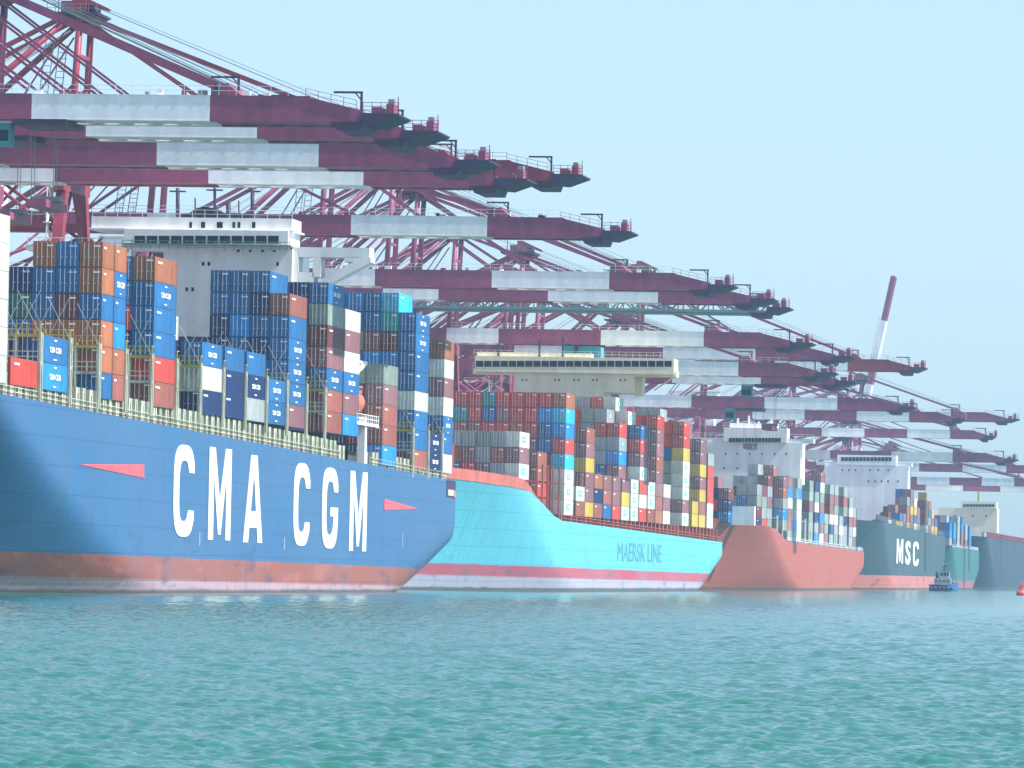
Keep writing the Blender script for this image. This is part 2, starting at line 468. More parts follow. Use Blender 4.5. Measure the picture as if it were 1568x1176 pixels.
for px, y0, y1 in ((305, 815, 835), (435, 822, 842), (616, 815, 840)):
    a = on_x(px, y0, X1); b = on_x(px, y1, X1)
    k = 8
    for i in range(k):
        z = b[1] + (a[1] - b[1]) * i / k
        mb.box(X1 + .02, X1 + .06, a[0] - .4, a[0] + .4, z, z + .10, M_ROD)
mb.build('draught_mark', ship1)
# deck edge posts and coaming
y = 548.0; k = 0
while y < Y1e - 6:
    z = deck1(y) - .1
    if not (754 < y < 775):
        h = 2.35 if y < 752 else 1.9
        xx = X1 - .35
        for q, wd in ((0.0, 1.7), (3.3, 1.3)):
            mb = MB()
            mb.box(xx - .55, xx, y + q, y + q + wd * .42, z, z + h, M_CREAM); mb.box(xx - .55, xx, y + q + wd * .72, y + q + wd, z, z + h, M_CREAM)
            mb.box(xx - .5, xx - .05, y + q + wd * .42, y + q + wd * .72, z + h - .6, z + h - .05, M_CREAM); mb.box(xx - .5, xx - .05, y + q + wd * .42, y + q + wd * .72, z + .02, z + .7, M_CREAM)
            mb.build('deck_post', ship1)
        if k % 3 == 1:
            mb = MB(); mb.box(xx - 2.0, xx - 1.1, y + 1.9, y + 3.1, z, z + 1.5, M_SHIPW if k % 2 else M_YEL); mb.box(xx - 1.09, xx - 1.03, y + 2.1, y + 2.8, z + .4, z + 1.1, M_DARK); mb.build('deck_locker', ship1)
        else:
            mb = MB(); mb.box(xx - 1.6, xx - 1.1, y + 1.9, y + 2.4, z, z + h, M_SHIPW); mb.build('deck_post', ship1)
    y += 6.6; k += 1
cr = MB()
for a, b in ((548, 752), (776, Y1e - 4)):
    p0 = (X1 - .2, a, deck1(a)); p1 = (X1 - .2, b, deck1(b))
    cr.rail(p0, p1, M_CREAM, 1.0, 2.2, .07, 2)
cr.build('railing', ship1)
mb = MB()
for a, b in ((548, 752), (776, Y1e - 4)):
    mb.add([(X1 - 3.2, a, deck1(a) - .2), (X1 - 3.2, b, deck1(b) - .2), (X1 - 3.2, b, deck1(b) + 1.5), (X1 - 3.2, a, deck1(a) + 1.9),
            (X1 - B1 + 3, a, deck1(a) + 1.9), (X1 - B1 + 3, b, deck1(b) + 1.5)], [(0, 1, 2, 3), (3, 2, 5, 4)], M_COAM)
mb.build('hatch_coaming', ship1)

# ------------------------------------------------------------------ containers
ITEMS = []          # dict(ship, bay, row, tier, half, c, x0,x1,y0,y1,z0,z1)
def stack(ship, bay, Xs, y, row, base, cols, L=12.19, half='', tier=2.74, rp=2.52):
    x1 = Xs - .15 - row * rp
    for t, c in enumerate(cols):
        if c is None: continue
        ITEMS.append(dict(ship=ship, bay=bay, row=row, tier=t, half=half, c=c, x1=x1, x0=x1 - 2.44, y0=y, y1=y + L, z0=base + t * tier, H=tier - .05))
def code(s):
    m = dict(N='navy', B='blue', S='sky blue', C='cyan', O='orange', K='brick', M='maroon', R='red', W='white', G='grey', E='sage', T='teal', Y='yellow', F='green', V='mauve')
    return [m.get(ch) for ch in s]
def rnd(n, pal): return [random.choice(code(pal)) for _ in range(n)]
b1z = lambda y: 20.6 if y < 765 else 17.3
def bay1(D, i, rows, L=12.19, half='', dy=0):
    y = y_of(D * 1.0104, X1) + dy
    for r, s in rows.items():
        stack(1, i, X1, y, r, b1z(y), code(s), L, half)
bay1(557, 0, {0: 'WWWWWW', 1: 'WWBWWW', 2: 'BBBWWW'})
bay1(570.4, 1, {0: 'R', 1: 'M', 2: 'N', 3: 'B'})
bay1(583.8, 2, {0: 'SB', 1: 'NN', 2: 'NN', 3: 'BN'})
bay1(597, 3, {1: 'N', 2: 'M', 3: 'N'})
bay1(611, 4, {0: 'BOOBOO'}, 6.06, 'front')
bay1(611, 4, {0: 'KOSBBO'}, 6.06, 'rear', 6.3)
bay1(611, 4, {1: 'NMOMBB', 2: 'NNOBBO', 3: 'NNBFN', 4: 'NBBBN'})
bay1(637.6, 5, {0: 'KRBBBO', 1: 'NMNRBB', 2: 'NNBBOB', 3: 'NNBB'})
bay1(651, 6, {1: 'BNNW', 2: 'NNNBB', 3: 'NBBN'})
bay1(664.4, 7, {0: 'NWB', 1: 'NNN', 2: 'NMN', 3: 'NNB', 4: 'BNB', 5: 'BBNB'})
bay1(677.8, 8, {0: 'NNB', 1: 'NNN', 2: 'BNN', 3: 'NNN', 4: 'NNB'})
bay1(691.2, 9, {0: 'GNB', 1: 'NNN', 2: 'NBN', 3: 'NNN'})
bay1(704.6, 10, {0: 'BB', 1: 'NN', 2: 'NN', 3: 'NN'})
bay1(718, 11, {0: 'VBBBBK', 1: 'NNBNBNB', 2: 'NBNBSBB', 3: 'BNBNNBB', 4: 'NBNN', 5: 'NNBN', 6: 'NNN'})
bay1(731.4, 12, {1: 'NNNK', 2: 'NMNM'})
bay1(744.6, 13, {0: 'KKBVMEB', 1: 'MNMKMNN', 2: 'NNMNBNB'})
bay1(757.2, 14, {0: 'SVBWVW', 1: 'NMNMNN'})
bay1(788, 15, {0: 'SKKVE', 1: 'NMMME', 2: 'NNEMB'})
bay1(801, 16, {1: 'NN', 2: 'NN'})
bay1(814.2, 17, {0: 'KBBWBBBB', 1: 'MNBEBSMTC', 2: 'NNMNBSKBB', 3: 'NNNNBBEBS', 4: 'NNNNNBBBB', 5: 'NNNNNNBBN'})
bay1(827.5, 18, {0: 'NN', 1: 'NBN', 2: 'NNBB'})
bay1(840, 19, {0: 'WBBWVWO', 1: 'NNEMEMK', 2: 'NNBNMN'}, 9.2)

TOP2 = {}
_r2 = random.Random(5)
def bay(ship, i, X, px, rows, base, L=12.19, tier=2.7):
    if ship == 2: rows = {r: ''.join(_r2.choice('RROKRK') if ch == 'M' else (_r2.choice('NRKBGV') if ch == 'N' else ch) for ch in q) for r, q in rows.items()}
    y = yx(px, X, 720)
    for r, s in rows.items():
        stack(ship, i, X, y, r, base, code(s), L, '', tier)
b2 = 13.4
bay(2, 0, X2 - 2.0, 796, {0: 'KWVW', 1: 'NGNG', 2: 'NVGE', 3: 'NRVG', 4: 'BBOG'}, 16.2)
bay(2, 1, X2, 772, {4: 'NNM', 5: 'NRRR', 6: 'VVMV', 7: 'VRR', 8: 'RWG'}, 16.2)
bay(2, 2, X2, 846, {1: 'MMKK', 2: 'MNKM'}, b2)
bay(2, 3, X2, 866, {0: 'WWWCRSCO', 1: 'MNMNNBSM', 2: 'NMNVVMRR', 3: 'NNMVKMRM', 4: 'MNNMKMVR', 5: 'NNNMMMBT', 6: 'NNMMMNMR', 7: 'MMMNRKTR', 8: 'NMMNRRMR'}, b2)
bay(2, 4, X2, 884, {0: 'KW'}, b2)
bay(2, 5, X2, 898, {0: 'YVVYVK', 1: 'NENMYN', 2: 'NNMNVM', 3: 'NNMNNN'}, b2)
bay(2, 6, X2, 912, {0: 'NNM', 1: 'NMN', 2: 'NNNM'}, b2)
bay(2, 7, X2, 926, {0: 'NMV', 1: 'NNM'}, b2)
bay(2, 8, X2, 940, {0: 'RVV', 1: 'NNN', 2: 'NMN'}, b2)
bay(2, 9, X2, 954, {0: 'WYV', 1: 'NNM', 2: 'MNN'}, b2)
bay(2, 10, X2, 968, {0: 'WWW', 1: 'NNGVSGM', 2: 'NMNBGGMG', 3: 'NNVGGSGE', 4: 'NNGVKGRR', 5: 'NNGRGGGG', 6: 'NNNGVGGG'}, b2)
bay(2, 11, X2, 981, {0: 'RWRWVRB', 1: 'NNNVNRBW', 2: 'NNGGVGRGW', 3: 'NNGGGGGRR', 4: 'NNGSGKGGG', 5: 'NNGGVGGGG'}, b2)
bay(2, 12, X2, 994, {0: 'KWW', 1: 'NNMVN'}, b2)
bay(2, 13, X2, 1006, {0: 'OKVVKVVR', 1: 'NNMNNNNR', 2: 'NNNMVRGY'}, b2)
bay(2, 14, X2, 1018, {0: 'WVW', 1: 'NNM', 2: 'MNNR'}, b2)
bay(2, 15, X2, 1047, {0: 'WVWWWYRR', 1: 'MNGEENRM', 2: 'NNNNNMNRG', 3: 'NNNNBNVMG', 4: 'NNNNNNGGG'}, b2)
bay(2, 16, X2, 1062, {0: 'YY'}, b2)
bay(2, 17, X2, 1073, {0: 'YKYVYVV', 1: 'NNNMMNN', 2: 'NNNMNNB'}, b2)
bay(2, 18, X2, 1085, {0: 'WWRRRG', 1: 'NNNNNB'}, b2)
b3z = 12.2
def fill(ship, X, pxs, hs, base, pal0, pal1, rows, tier=2.7):
    for i, (px, h) in enumerate(zip(pxs, hs)):
        y = yx(px, X, 760)
        for r in range(rows):
            hh = h[min(r, len(h) - 1)]
            if hh > 0 and not (ship == 3 and px < 1193 and r == 0): stack(ship, i, X, y, r, base + (2.4 if ship == 3 and px < 1203 else 0), rnd(hh, pal0 if r == 0 else pal1), 12.19, '', tier)
pal3 = 'WGGEWGEWVGKWEGVSN'; pal3f = 'GGENMGRVTGNBEMVG'
px3 = [1176, 1184, 1192, 1200, 1207.5, 1215, 1222, 1240, 1249, 1257, 1264, 1272, 1279, 1287, 1293, 1302, 1308]
fill(3, X3, px3, [(3, 4, 4, 0), (4, 4, 3), (5, 5, 6, 3), (5, 6, 5), (6, 6, 3), (5, 5), (6, 6, 4), (6, 7), (6, 5), (7, 6, 6), (3, 6, 5), (6, 7, 4), (6, 5), (3, 4), (6, 5), (5, 5), (4, 4)], b3z, pal3, pal3f, 5)
bay(3, 20, X3, 1150, {2: 'BNM', 3: 'NRNV', 4: 'SNMVV', 5: 'NSRMV', 6: 'SNNMV', 7: 'BTN', 8: 'NNB'}, 15.6)
pal4 = 'YEVNMBVGY'
px4 = [1362, 1374, 1379, 1384.5, 1390, 1395.5, 1401, 1406, 1418, 1423, 1428, 1433]
fill(4, X4, px4, [(1, 1, 0), (1, 2, 1), (2, 2, 1), (2, 3, 1), (4, 3, 1), (5, 5, 2), (4, 5, 3), (3, 4, 2), (5, 3), (4, 4), (3, 3), (2, 2)], 18.4, 'YVKYWEVB', 'MVNVBMYVEK', 4)
bay(4, 20, X4, 1330, {3: 'Y', 4: 'V', 5: 'S', 6: 'YE', 7: 'VVR', 8: 'RM'}, 18.6)
fill(5, X5, [1456, 1462, 1468, 1474, 1480, 1486], [(3, 3), (3, 4), (4, 3), (4, 4), (3, 3), (3, 3)], 15.2, 'GSVGBS', 'SGVBBV', 8)

# house footprints that hide containers, for the visibility count
HOUSES = []
def visible_pixels():
    sc = .5; Wd, Hd = 784, 588
    buf = np.full((Hd, Wd), -1, np.int32)
    def pr(x, y, z):
        d = -x * SP + y * CP; r = x * CP + y * SP
        X, Yp = PX0 + F * r / d, YH - F * (z - CH) / d
        c, s = math.cos(ROLL), math.sin(ROLL)
        a, b = X - PX0, Yp - PY0
        return ((PX0 + a * c - b * s) * sc, (PY0 + a * s + b * c) * sc)
    def quad(P, idn):
        xs = [p[0] for p in P]; ys = [p[1] for p in P]
        x0, x1, y0, y1 = max(0, int(min(xs))), min(Wd - 1, int(max(xs)) + 1), max(0, int(min(ys))), min(Hd - 1, int(max(ys)) + 1)
        if x1 < x0 or y1 < y0: return
        gx, gy = np.meshgrid(np.arange(x0, x1 + 1) + .5, np.arange(y0, y1 + 1) + .5)
        ins = np.ones(gx.shape, bool)
        for k in range(4):
            (ax, ay), (bx, by) = P[k], P[(k + 1) % 4]
            ins &= (bx - ax) * (gy - ay) - (by - ay) * (gx - ax) >= 0
        buf[y0:y1 + 1, x0:x1 + 1][ins] = idn
    allb = [(it, i) for i, it in enumerate(ITEMS)] + [(h, -2) for h in HOUSES]
    allb.sort(key=lambda q: (-q[0]['y0'], q[0]['x1']))
    for it, i in allb:
        x0, x1, y0, y1, z0, z1 = it['x0'], it['x1'], it['y0'], it['y1'], it['z0'], it['z0'] + it['H']
        quad([pr(x1, y0, z1), pr(x1, y1, z1), pr(x1, y1, z0), pr(x1, y0, z0)], i)
        quad([pr(x0, y0, z1), pr(x1, y0, z1), pr(x1, y0, z0), pr(x0, y0, z0)], i)
    ids, n = np.unique(buf, return_counts=True)
    return {int(a): int(b) for a, b in zip(ids, n) if a >= 0}

def container_mesh(L, H, mat, name):
    """corrugated steel box with corner posts and rails; origin at the middle of the near bottom edge"""
    W = 2.44; mb = MB(); e = .07
    # corner posts, rails
    for x in (-W / 2, W / 2 - .16):
        for y in (0, L - .16): mb.box(x, x + .16, y, y + .16, 0, H, mat)
        for z in (0, H - .14): mb.box(x + .004, x + .12, .16, L - .16, z + .003, z + .137, mat)
    for y in (0, L - .12):
        for z in (0, H - .14): mb.box(-W / 2 + .16, W / 2 - .16, y + .004, y + .116, z + .003, z + .137, mat)
    # corrugated sides
    n = int(L / .56)
    for sx in (-1, 1):
        vs, fs = [], []
        ys = np.linspace(.16, L - .16, n * 4 + 1)
        for k, y in enumerate(ys):
            d = e if (k % 4) in (0, 1) else .015
            vs += [(sx * (W / 2 - d), y, .13), (sx * (W / 2 - d), y, H - .13)]
        for k in range(len(ys) - 1):
            f = (2 * k, 2 * k + 2, 2 * k + 3, 2 * k + 1); fs.append(f if sx > 0 else f[::-1])
        mb.add(vs, fs, mat)
    mb.add([(-W / 2 + .05, .05, H - .04), (W / 2 - .05, .05, H - .04), (W / 2 - .05, L - .05, H - .04), (-W / 2 + .05, L - .05, H - .04)], [(0, 1, 2, 3)], mat)
    mb.add([(-W / 2 + .05, .05, .04), (W / 2 - .05, .05, .04), (W / 2 - .05, L - .05, .04), (-W / 2 + .05, L - .05, .04)], [(3, 2, 1, 0)], mat)
    for y, fl in ((.05, 0), (L - .05, 1)):
        f = (0, 1, 2, 3)
        mb.add([(-W / 2 + .1, y, .1), (W / 2 - .1, y, .1), (W / 2 - .1, y, H - .1), (-W / 2 + .1, y, H - .1)], [f if not fl else f[::-1]], mat)
    me = bpy.data.meshes.new(name)
    me.from_pydata(mb.v, [], mb.f); me.materials.append(mat); me.update()
    return me
_cm = {}
def cont_me(L, H, c):
    k = (round(L, 2), round(H, 2), c)
    if k not in _cm: _cm[k] = container_mesh(L, H, cmat(c), 'shipping_container')
    return _cm[k]
_dm = {}
def door_me(H, c):
    k = (round(H, 2), c)
    if k in _dm: return _dm[k]
    mb = MB(); m = cmat(c)
    for x0, x1 in ((-1.05, -.015), (.015, 1.05)):
        mb.box(x0, x1, .012, .045, .16, H - .16, m)
    for x in (-.78, -.3, .3, .78):
        mb.bar((x, -.005, .1), (x, -.005, H - .1), .05, M_ROD, n=6)
        mb.box(x - .02, x + .22, -.02, .008, 1.0, 1.07, M_ROD)
    for z in (.55, 1.3, 2.05): mb.box(-1.09, -.93, .0, .011, z, z + .1, m); mb.box(.93, 1.09, .0, .011, z, z + .1, m)
    me = bpy.data.meshes.new('door'); me.from_pydata(mb.v, [], mb.f)
    for q in mb.mats: me.materials.append(q)
    me.polygons.foreach_set('material_index', mb.m); me.update()
    _dm[k] = me; return me
def logo_me(kind, L, H, where):
    k = ('logo', kind, round(L, 1), round(H, 2), where)
    if k in _dm: return _dm[k]
    mb = MB()
    X = 1.22
    if kind == 'white words' and where == 'door':
        text_side_front(mb, 'CMA CGM', .15, .95, H * .78, H * .86)
    elif kind == 'white words':                                    # side lettering of the carrier, small codes, and the door emblem
        if L > 8: text_side(mb, 'CMA CGM', X, L * .30, L * .72, H * .40, H * .62, M_LETTER, .03, th=.02)
        else: text_side(mb, 'CMA CGM', X, L * .18, L * .84, H * .38, H * .62, M_LETTER, .03, th=.02)
        mb.box(X, X + .015, L * .46, L * .56, H * .84, H * .90, M_LETTER); mb.box(X, X + .015, L * .44, L * .56, H * .12, H * .17, M_LETTER)
    elif kind == 'star':
        mb.box(X, X + .012, L * .30, L * .62, H * .33, H * .72, M_CYAN)
        pts = []
        for q in range(14):
            rr = (.62 if q % 2 == 0 else .26); a = math.pi / 2 + q * math.pi / 7
            pts.append((L * .46 + 1.9 * rr * math.cos(a), H * .525 + .72 * rr * math.sin(a)))
        mb.prism_x(pts, X + .005, X + .03, M_LETTER)
    else:
        if where == 'side': mb.box(X, X + .015, L * .12, L * .32, H * .74, H * .82, M_LETTER)
        else: mb.box(.25, .95, -.022, -.008, H * .80, H * .86, M_LETTER)
    me = bpy.data.meshes.new('logo'); me.from_pydata(mb.v, [], mb.f)
    for q in mb.mats: me.materials.append(q)
    me.polygons.foreach_set('material_index', mb.m); me.update()
    _dm[k] = me; return me
def text_side_front(mb, txt, x0, x1, z0, z1):
    v, fs, W, H = text_mesh(txt, .02)
    mb.add([(x0 + p[0] / W * (x1 - x0), -.012 - (p[2] + .03) * .3, z0 + p[1] / H * (z1 - z0)) for p in v], fs, M_LETTER)
SHIPNAME = {1: 'the blue ship', 2: 'the turquoise ship', 3: 'the orange ship', 4: 'the dark teal ship', 5: 'the small green ship'}
ROWN = ['outermost row', 'second row in', 'third row in', 'fourth row in', 'fifth row in', 'sixth row in', 'seventh row in', 'eighth row in', 'ninth row in']
def build_containers():
    vis = visible_pixels()
    order = sorted(vis, key=lambda i: -vis[i])
    keep, rest = order[:290], order[290:]
    bays = {}
    for i in vis: bays.setdefault(ITEMS[i]['ship'], set()).add((round(ITEMS[i]['y0'] if ITEMS[i]['half'] != 'rear' else ITEMS[i]['y0'] - 6.3, 1)))
    for s in bays: bays[s] = sorted(bays[s])
    for i in keep:
        it = ITEMS[i]; L = it['y1'] - it['y0']; c = it['c']
        o = bpy.data.objects.new('shipping_container', cont_me(L, it['H'], c)); COL.objects.link(o)
        o.location = ((it['x0'] + it['x1']) / 2, it['y0'], it['z0'])
        yb = round(it['y0'] if it['half'] != 'rear' else it['y0'] - 6.3, 1)
        bn = bays[it['ship']].index(yb)
        size = {'front': 'short forward ', 'rear': 'short after ', '': ''}[it['half']]
        bname = ('first' if bn == 0 else ORD[bn]) + ' bay from the bow'
        o['label'] = f"{size}{c} container, {ORD[it['tier']]} tier, {ROWN[it['row']]}, {bname}, {SHIPNAME[it['ship']][4:]}"
        o['category'] = 'shipping container'; o['group'] = 'shipping containers stacked on ' + SHIPNAME[it['ship']]
        if vis[i] >= 60:
            d = bpy.data.objects.new('door', door_me(it['H'], c)); COL.objects.link(d); d.parent = o
        kind = 'white words' if (it['ship'] == 1 and c in ('blue', 'sky blue', 'navy')) else ('star' if it['ship'] == 2 and c in ('white', 'grey') else ('code' if c not in ('white', 'grey', 'sage', 'yellow') else None))
        if kind == 'white words' and random.random() < .38: kind = 'code'
        if kind and vis[i] >= 40:
            for wh, nm in (('side', 'logo'), ('door', 'door_mark')):
                if wh == 'door' and kind == 'star': continue
                d = bpy.data.objects.new(nm, logo_me(kind, L, it['H'], wh)); COL.objects.link(d); d.parent = o
    mb = MB()
    for i in rest:
        it = ITEMS[i]; m = cmat(it['c'])
        x0, x1, y0, y1, z0, z1 = it['x0'], it['x1'], it['y0'], it['y1'], it['z0'], it['z0'] + it['H']
        mb.box(x0 + .05, x1 - .05, y0 + .05, y1 - .05, z0 + .04, z1 - .04, m)
        for x in (x0, x1 - .16):
            for y in (y0, y1 - .16): mb.box(x, x + .16, y, y + .16, z0, z1, m)
            for z in (z0 + .003, z1 - .15): mb.box(x + .004, x + .12, y0 + .16, y1 - .16, z, z + .14, m)
    o = mb.build('distant_containers'); o['kind'] = 'stuff'; o['label'] = 'mixed shipping containers stacked on the farther moored ships'; o['category'] = 'containers'
    print('containers', len(ITEMS), 'visible', len(vis), 'kept', len(keep), 'smallest', vis[keep[-1]])

# ------------------------------------------------------------------ ship one: bridge and fittings
YH1 = y_of(783, -140)
def P(px, py, Y=None): return on_y(px, py, Y if Y is not None else YH1)
HOUSES.append(dict(x0=-165, x1=-139, y0=YH1, y1=YH1 + 12, z0=17, H=34))
def front_box(mb, px0, px1, py0, py1, Y, depth, m, off=0.0):
    pm = (py0 + py1) / 2; qm = (px0 + px1) / 2
    xa, xb = on_y(px0, pm, Y)[0], on_y(px1, pm, Y)[0]
    zt, zb = on_y(qm, py0, Y)[1], on_y(qm, py1, Y)[1]
    mb.box(xa, xb, Y - off, Y + depth, zb, zt, m)
    return xa, xb, zb, zt
def bridge_one():
    mb = MB(); Y = YH1
    _, _, zb, zt = front_box(mb, 250, 447, 381, 440, Y, 13, M_SHIPW)
    xa, xb = P(250, 400)[0], P(447, 400)[0]
    mb.box(xa, xb, Y, Y + 13, 17, zb, M_SHIPW)
    mb.build('accommodation_block', ship1)
    wh = MB()
    front_box(wh, 190, 441, 352, 381, Y - .6, 9, M_SHIPW)
    front_box(wh, 186, 445, 373.5, 376, Y - .9, 9.4, M_GREY)
    whe = wh.build('wheelhouse', ship1)
    for k in range(12):
        g = MB(); x = 206 + k * 18.6
        front_box(g, x, x + 16.2, 361, 373, Y - .6, .2, M_GLASS, .04)
        g.build('window', whe)
    tp = MB()
    front_box(tp, 140, 447, 333, 351.5, Y + .6, 7, M_SHIPW)
    front_box(tp, 136, 450, 350.5, 353, Y + .1, 8, M_SHIPW)
    for a, b in ((290, 294), (308, 314), (332, 341), (356, 360), (364, 368), (386, 391)): front_box(tp, a, b, 340, 349, Y + .6, .2, M_GLASS, .04)
    x0, z0 = P(200, 352); x1, _ = P(440, 352)
    tp.build('monkey_island', ship1)
    r = MB()
    za = P(300, 383)[1]
    r.rail((P(190, 383)[0], Y - 1.0, za), (P(445, 383)[0], Y - 1.0, za), M_TRUSS, 1.2, 1.2, .10, 3)
    zr = P(300, 333)[1]
    r.rail((P(140, 333)[0], Y + .8, zr), (P(446, 333)[0], Y + .8, zr), M_SHIPW, 1.1, 1.6, .06, 2)
    r.build('railing', ship1)
    w = MB()                                  # right bridge wing with two openings
    for a, b, c, d in ((447, 457, 379, 440), (457, 566, 379, 394), (457, 480, 417, 440), (479, 491, 394, 424), (527, 566, 394, 401)):
        front_box(w, a, b, c, d, Y + 1, 3.5, M_SHIPW)
    pts = [P(566, 401), P(566, 393.6), P(552, 393.6), P(488, 428), P(480, 440), P(496, 437)]
    w.prism_y(pts[::-1], Y + .98, Y + 4.4, M_SHIPW)
    w.build('bridge_wing', ship1)
    w = MB(); front_box(w, 40, 190, 376, 384, Y + 1, 3.5, M_SHIPW); w.rail((P(40, 376)[0], Y + 1, P(60, 376)[1]), (P(190, 376)[0], Y + 1, P(60, 376)[1]), M_SHIPW, 1.2, 1.4, .1, 2)
    front_box(w, 72, 84, 384, 420, Y + 2, 2, M_SHIPW)
    w.build('bridge_wing', ship1)
    pw = MB()
    for x, y in ((311, 404), (320, 404), (286, 443), (295, 443), (365, 383), (383, 383), (402, 383), (420, 383), (425, 404)):
        front_box(pw, x - 2, x + 2, y - 3, y + 3, Y, .2, M_GLASS, .03)
    pw.build('porthole', ship1)
    for x, yt, yb_, t in ((263, 285, 335, .55), (320, 283, 322, .4), (378, 285, 335, .55), (290, 300, 335, .25), (341, 308, 335, .7), (357, 304, 335, .2)):
        mst = MB(); a = P(x, yb_); b = P(x, yt); mst.bar((a[0], Y + 4, a[1]), (b[0], Y + 4, b[1]), t, M_DARK, n=6)
        if t > .3 and t < .6: c = P(x, yt + 5); mst.box(c[0] - 1.1, c[0] + 1.1, Y + 3.8, Y + 4.2, c[1] - .1, c[1] + .1, M_DARK)
        mst.build('mast', ship1)
    fn = MB()
    pts = [P(*q, Y + 14) for q in ((276, 345), (386, 345), (386, 327), (338, 326), (328, 319), (312, 316), (300, 319), (290, 326), (277, 327))]
    fn.prism_y(pts, Y + 14, Y + 19, M_DARK)
    fn.build('funnel', ship1)
    st = MB()                                 # stair tower and gangway platform behind the house, port side
    y0, z0 = on_x(563, 690, X1); 
    st.box(X1 - 1.3, X1 - .3, y0 - .6, y0 + .8, deck1(y0) - .3, z0 + 4.5, M_SHIPW)
    st.box(X1 - 3.0, X1 - .1, y0 - 8, y0 + 9, z0 + 3.3, z0 + 3.7, M_SHIPW)
    st.rail((X1 - .15, y0 - 8, z0 + 3.7), (X1 - .15, y0 + 9, z0 + 3.7), M_SHIPW, 1.1, 1.5, .08, 2)
    for k in range(4):
        zz = z0 + 4 + k * 3.2
        st.box(X1 - 5.4, X1 - 3.0, y0 + 4, y0 + 6.5, zz, zz + .25, M_SHIPW)
        st.bar((X1 - 3, y0 + 4.2, zz), (X1 - 3, y0 + 6.3, zz + 3.2), .3, M_SHIPW)
        for yy in (4, 6.4): st.box(X1 - 3.3, X1 - 3.0, y0 + yy, y0 + yy + .25, zz, zz + 3.2, M_SHIPW)
    a = on_x(549, 590, X1); b = on_x(583, 556, X1)
    st.bar((X1 - 2, a[0], a[1]), (X1 - 2, b[0], b[1]), .4, M_SHIPW)
    st.bar((X1 - 2, a[0], a[1] - 6), (X1 - 2, a[0], a[1]), .4, M_SHIPW)
    st.bar((X1 - 4.5, a[0] - 1, b[1]), (X1 - 2, b[0], b[1]), .35, M_SHIPW)
    st.build('stair_tower', ship1)
    yb_, zb_ = on_x(558, 621, X1)
    lb = thing('lifeboat', 'orange covered lifeboat hanging beside the stair tower of the blue ship', 'lifeboat', (X1 - 2, yb_ + 3, zb_ - 1))
    hullm = MB()
    rings = []
    for k in range(9):
        t = k / 8; yy = yb_ - 2.5 + 9 * t; s_ = max(.12, (1 - (2 * t - 1) ** 4)); rings.append([(X1 - 2 + 1.45 * s_ * math.cos(a), yy, zb_ + .5 + 1.5 * s_ * math.sin(a)) for a in np.linspace(0, 2 * math.pi, 13)[:-1]])
    fs = [(i * 12 + j, i * 12 + (j + 1) % 12, (i + 1) * 12 + (j + 1) % 12, (i + 1) * 12 + j) for i in range(8) for j in range(12)] + [tuple(range(12)), tuple(range(96 + 11, 95, -1))]
    hullm.add([p for r_ in rings for p in r_], fs, M_ORANGE, True); hullm.build('hull', lb)
    cn = MB(); cn.box(X1 - 2.8, X1 - 1.2, yb_ + 2.6, yb_ + 5, zb_ + 1.8, zb_ + 2.7, M_ORANGE); cn.box(X1 - 1.25, X1 - 1.15, yb_ + 2.9, yb_ + 4.6, zb_ + 2.1, zb_ + 2.5, M_GLASS); cn.build('canopy', lb)
    # mooring deck opening at the stern
    op = MB()
    a = on_x(684, 732, X1); b = on_x(695, 762, X1)
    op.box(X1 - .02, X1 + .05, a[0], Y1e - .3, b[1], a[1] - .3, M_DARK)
    op.box(X1 + .05, X1 + .12, a[0] + 1, Y1e - 2, b[1] + .2, b[1] + 1.1, M_CREAM); op.box(X1 + .05, X1 + .14, Y1e - 2, Y1e - .6, b[1], b[1] + 1.0, M_MARK)
    op.build('mooring_port', ship1)
bridge_one()
def lashing_bridges(ship, Xs, ys, base, rows, levels, m, mi):
    """steel walkways that stand in the gaps between container bays"""
    for y in ys:
        mb = MB(); b = base(y)
        for r in range(rows + 1):
            x = Xs - .1 - r * 2.52
            for yy in (y, y + .75): mb.bar((x, yy, b - 1.2), (x, yy, b + 2.74 * levels + .2), .24 if r == 0 else .18, m)
        for k in range(1, levels + 1):
            z = b + 2.74 * k
            mb.box(Xs - .1 - rows * 2.52, Xs - .05, y - .05, y + .85, z - .3, z, M_YEL if k == levels else m)
            mb.rail((Xs - .1 - rows * 2.52, y - .05, z), (Xs - .05, y - .05, z), M_YEL if k == levels else m, 1.05, 1.26, .10, 2)
            mb.bar((Xs - .02, y - .05, z + 1.0), (Xs - .02, y + .85, z + 1.0), .08, m)
        for r in range(0, rows, 2):
            x = Xs - .1 - r * 2.52
            mb.bar((x, y - .1, b + 2.74 * levels), (x - 2.4, y - .25, b + 2.74 * (levels + 1.6)), .06, mi)
            mb.bar((x - 2.4, y - .1, b + 2.74 * levels), (x, y - .25, b + 2.74 * (levels + 1.6)), .06, mi)
        mb.build('lashing_bridge', ship)
lashing_bridges(ship1, X1, [y_of(D * 1.0104, X1) - 1.05 for D in (583.8, 597.2, 610.9, 624.2, 637.5, 651, 664.4, 677.8, 691.2, 704.6, 718, 731.4, 744.5, 814.1, 827.5, 840)], b1z, 8, 2, M_CREAM, M_ROD)

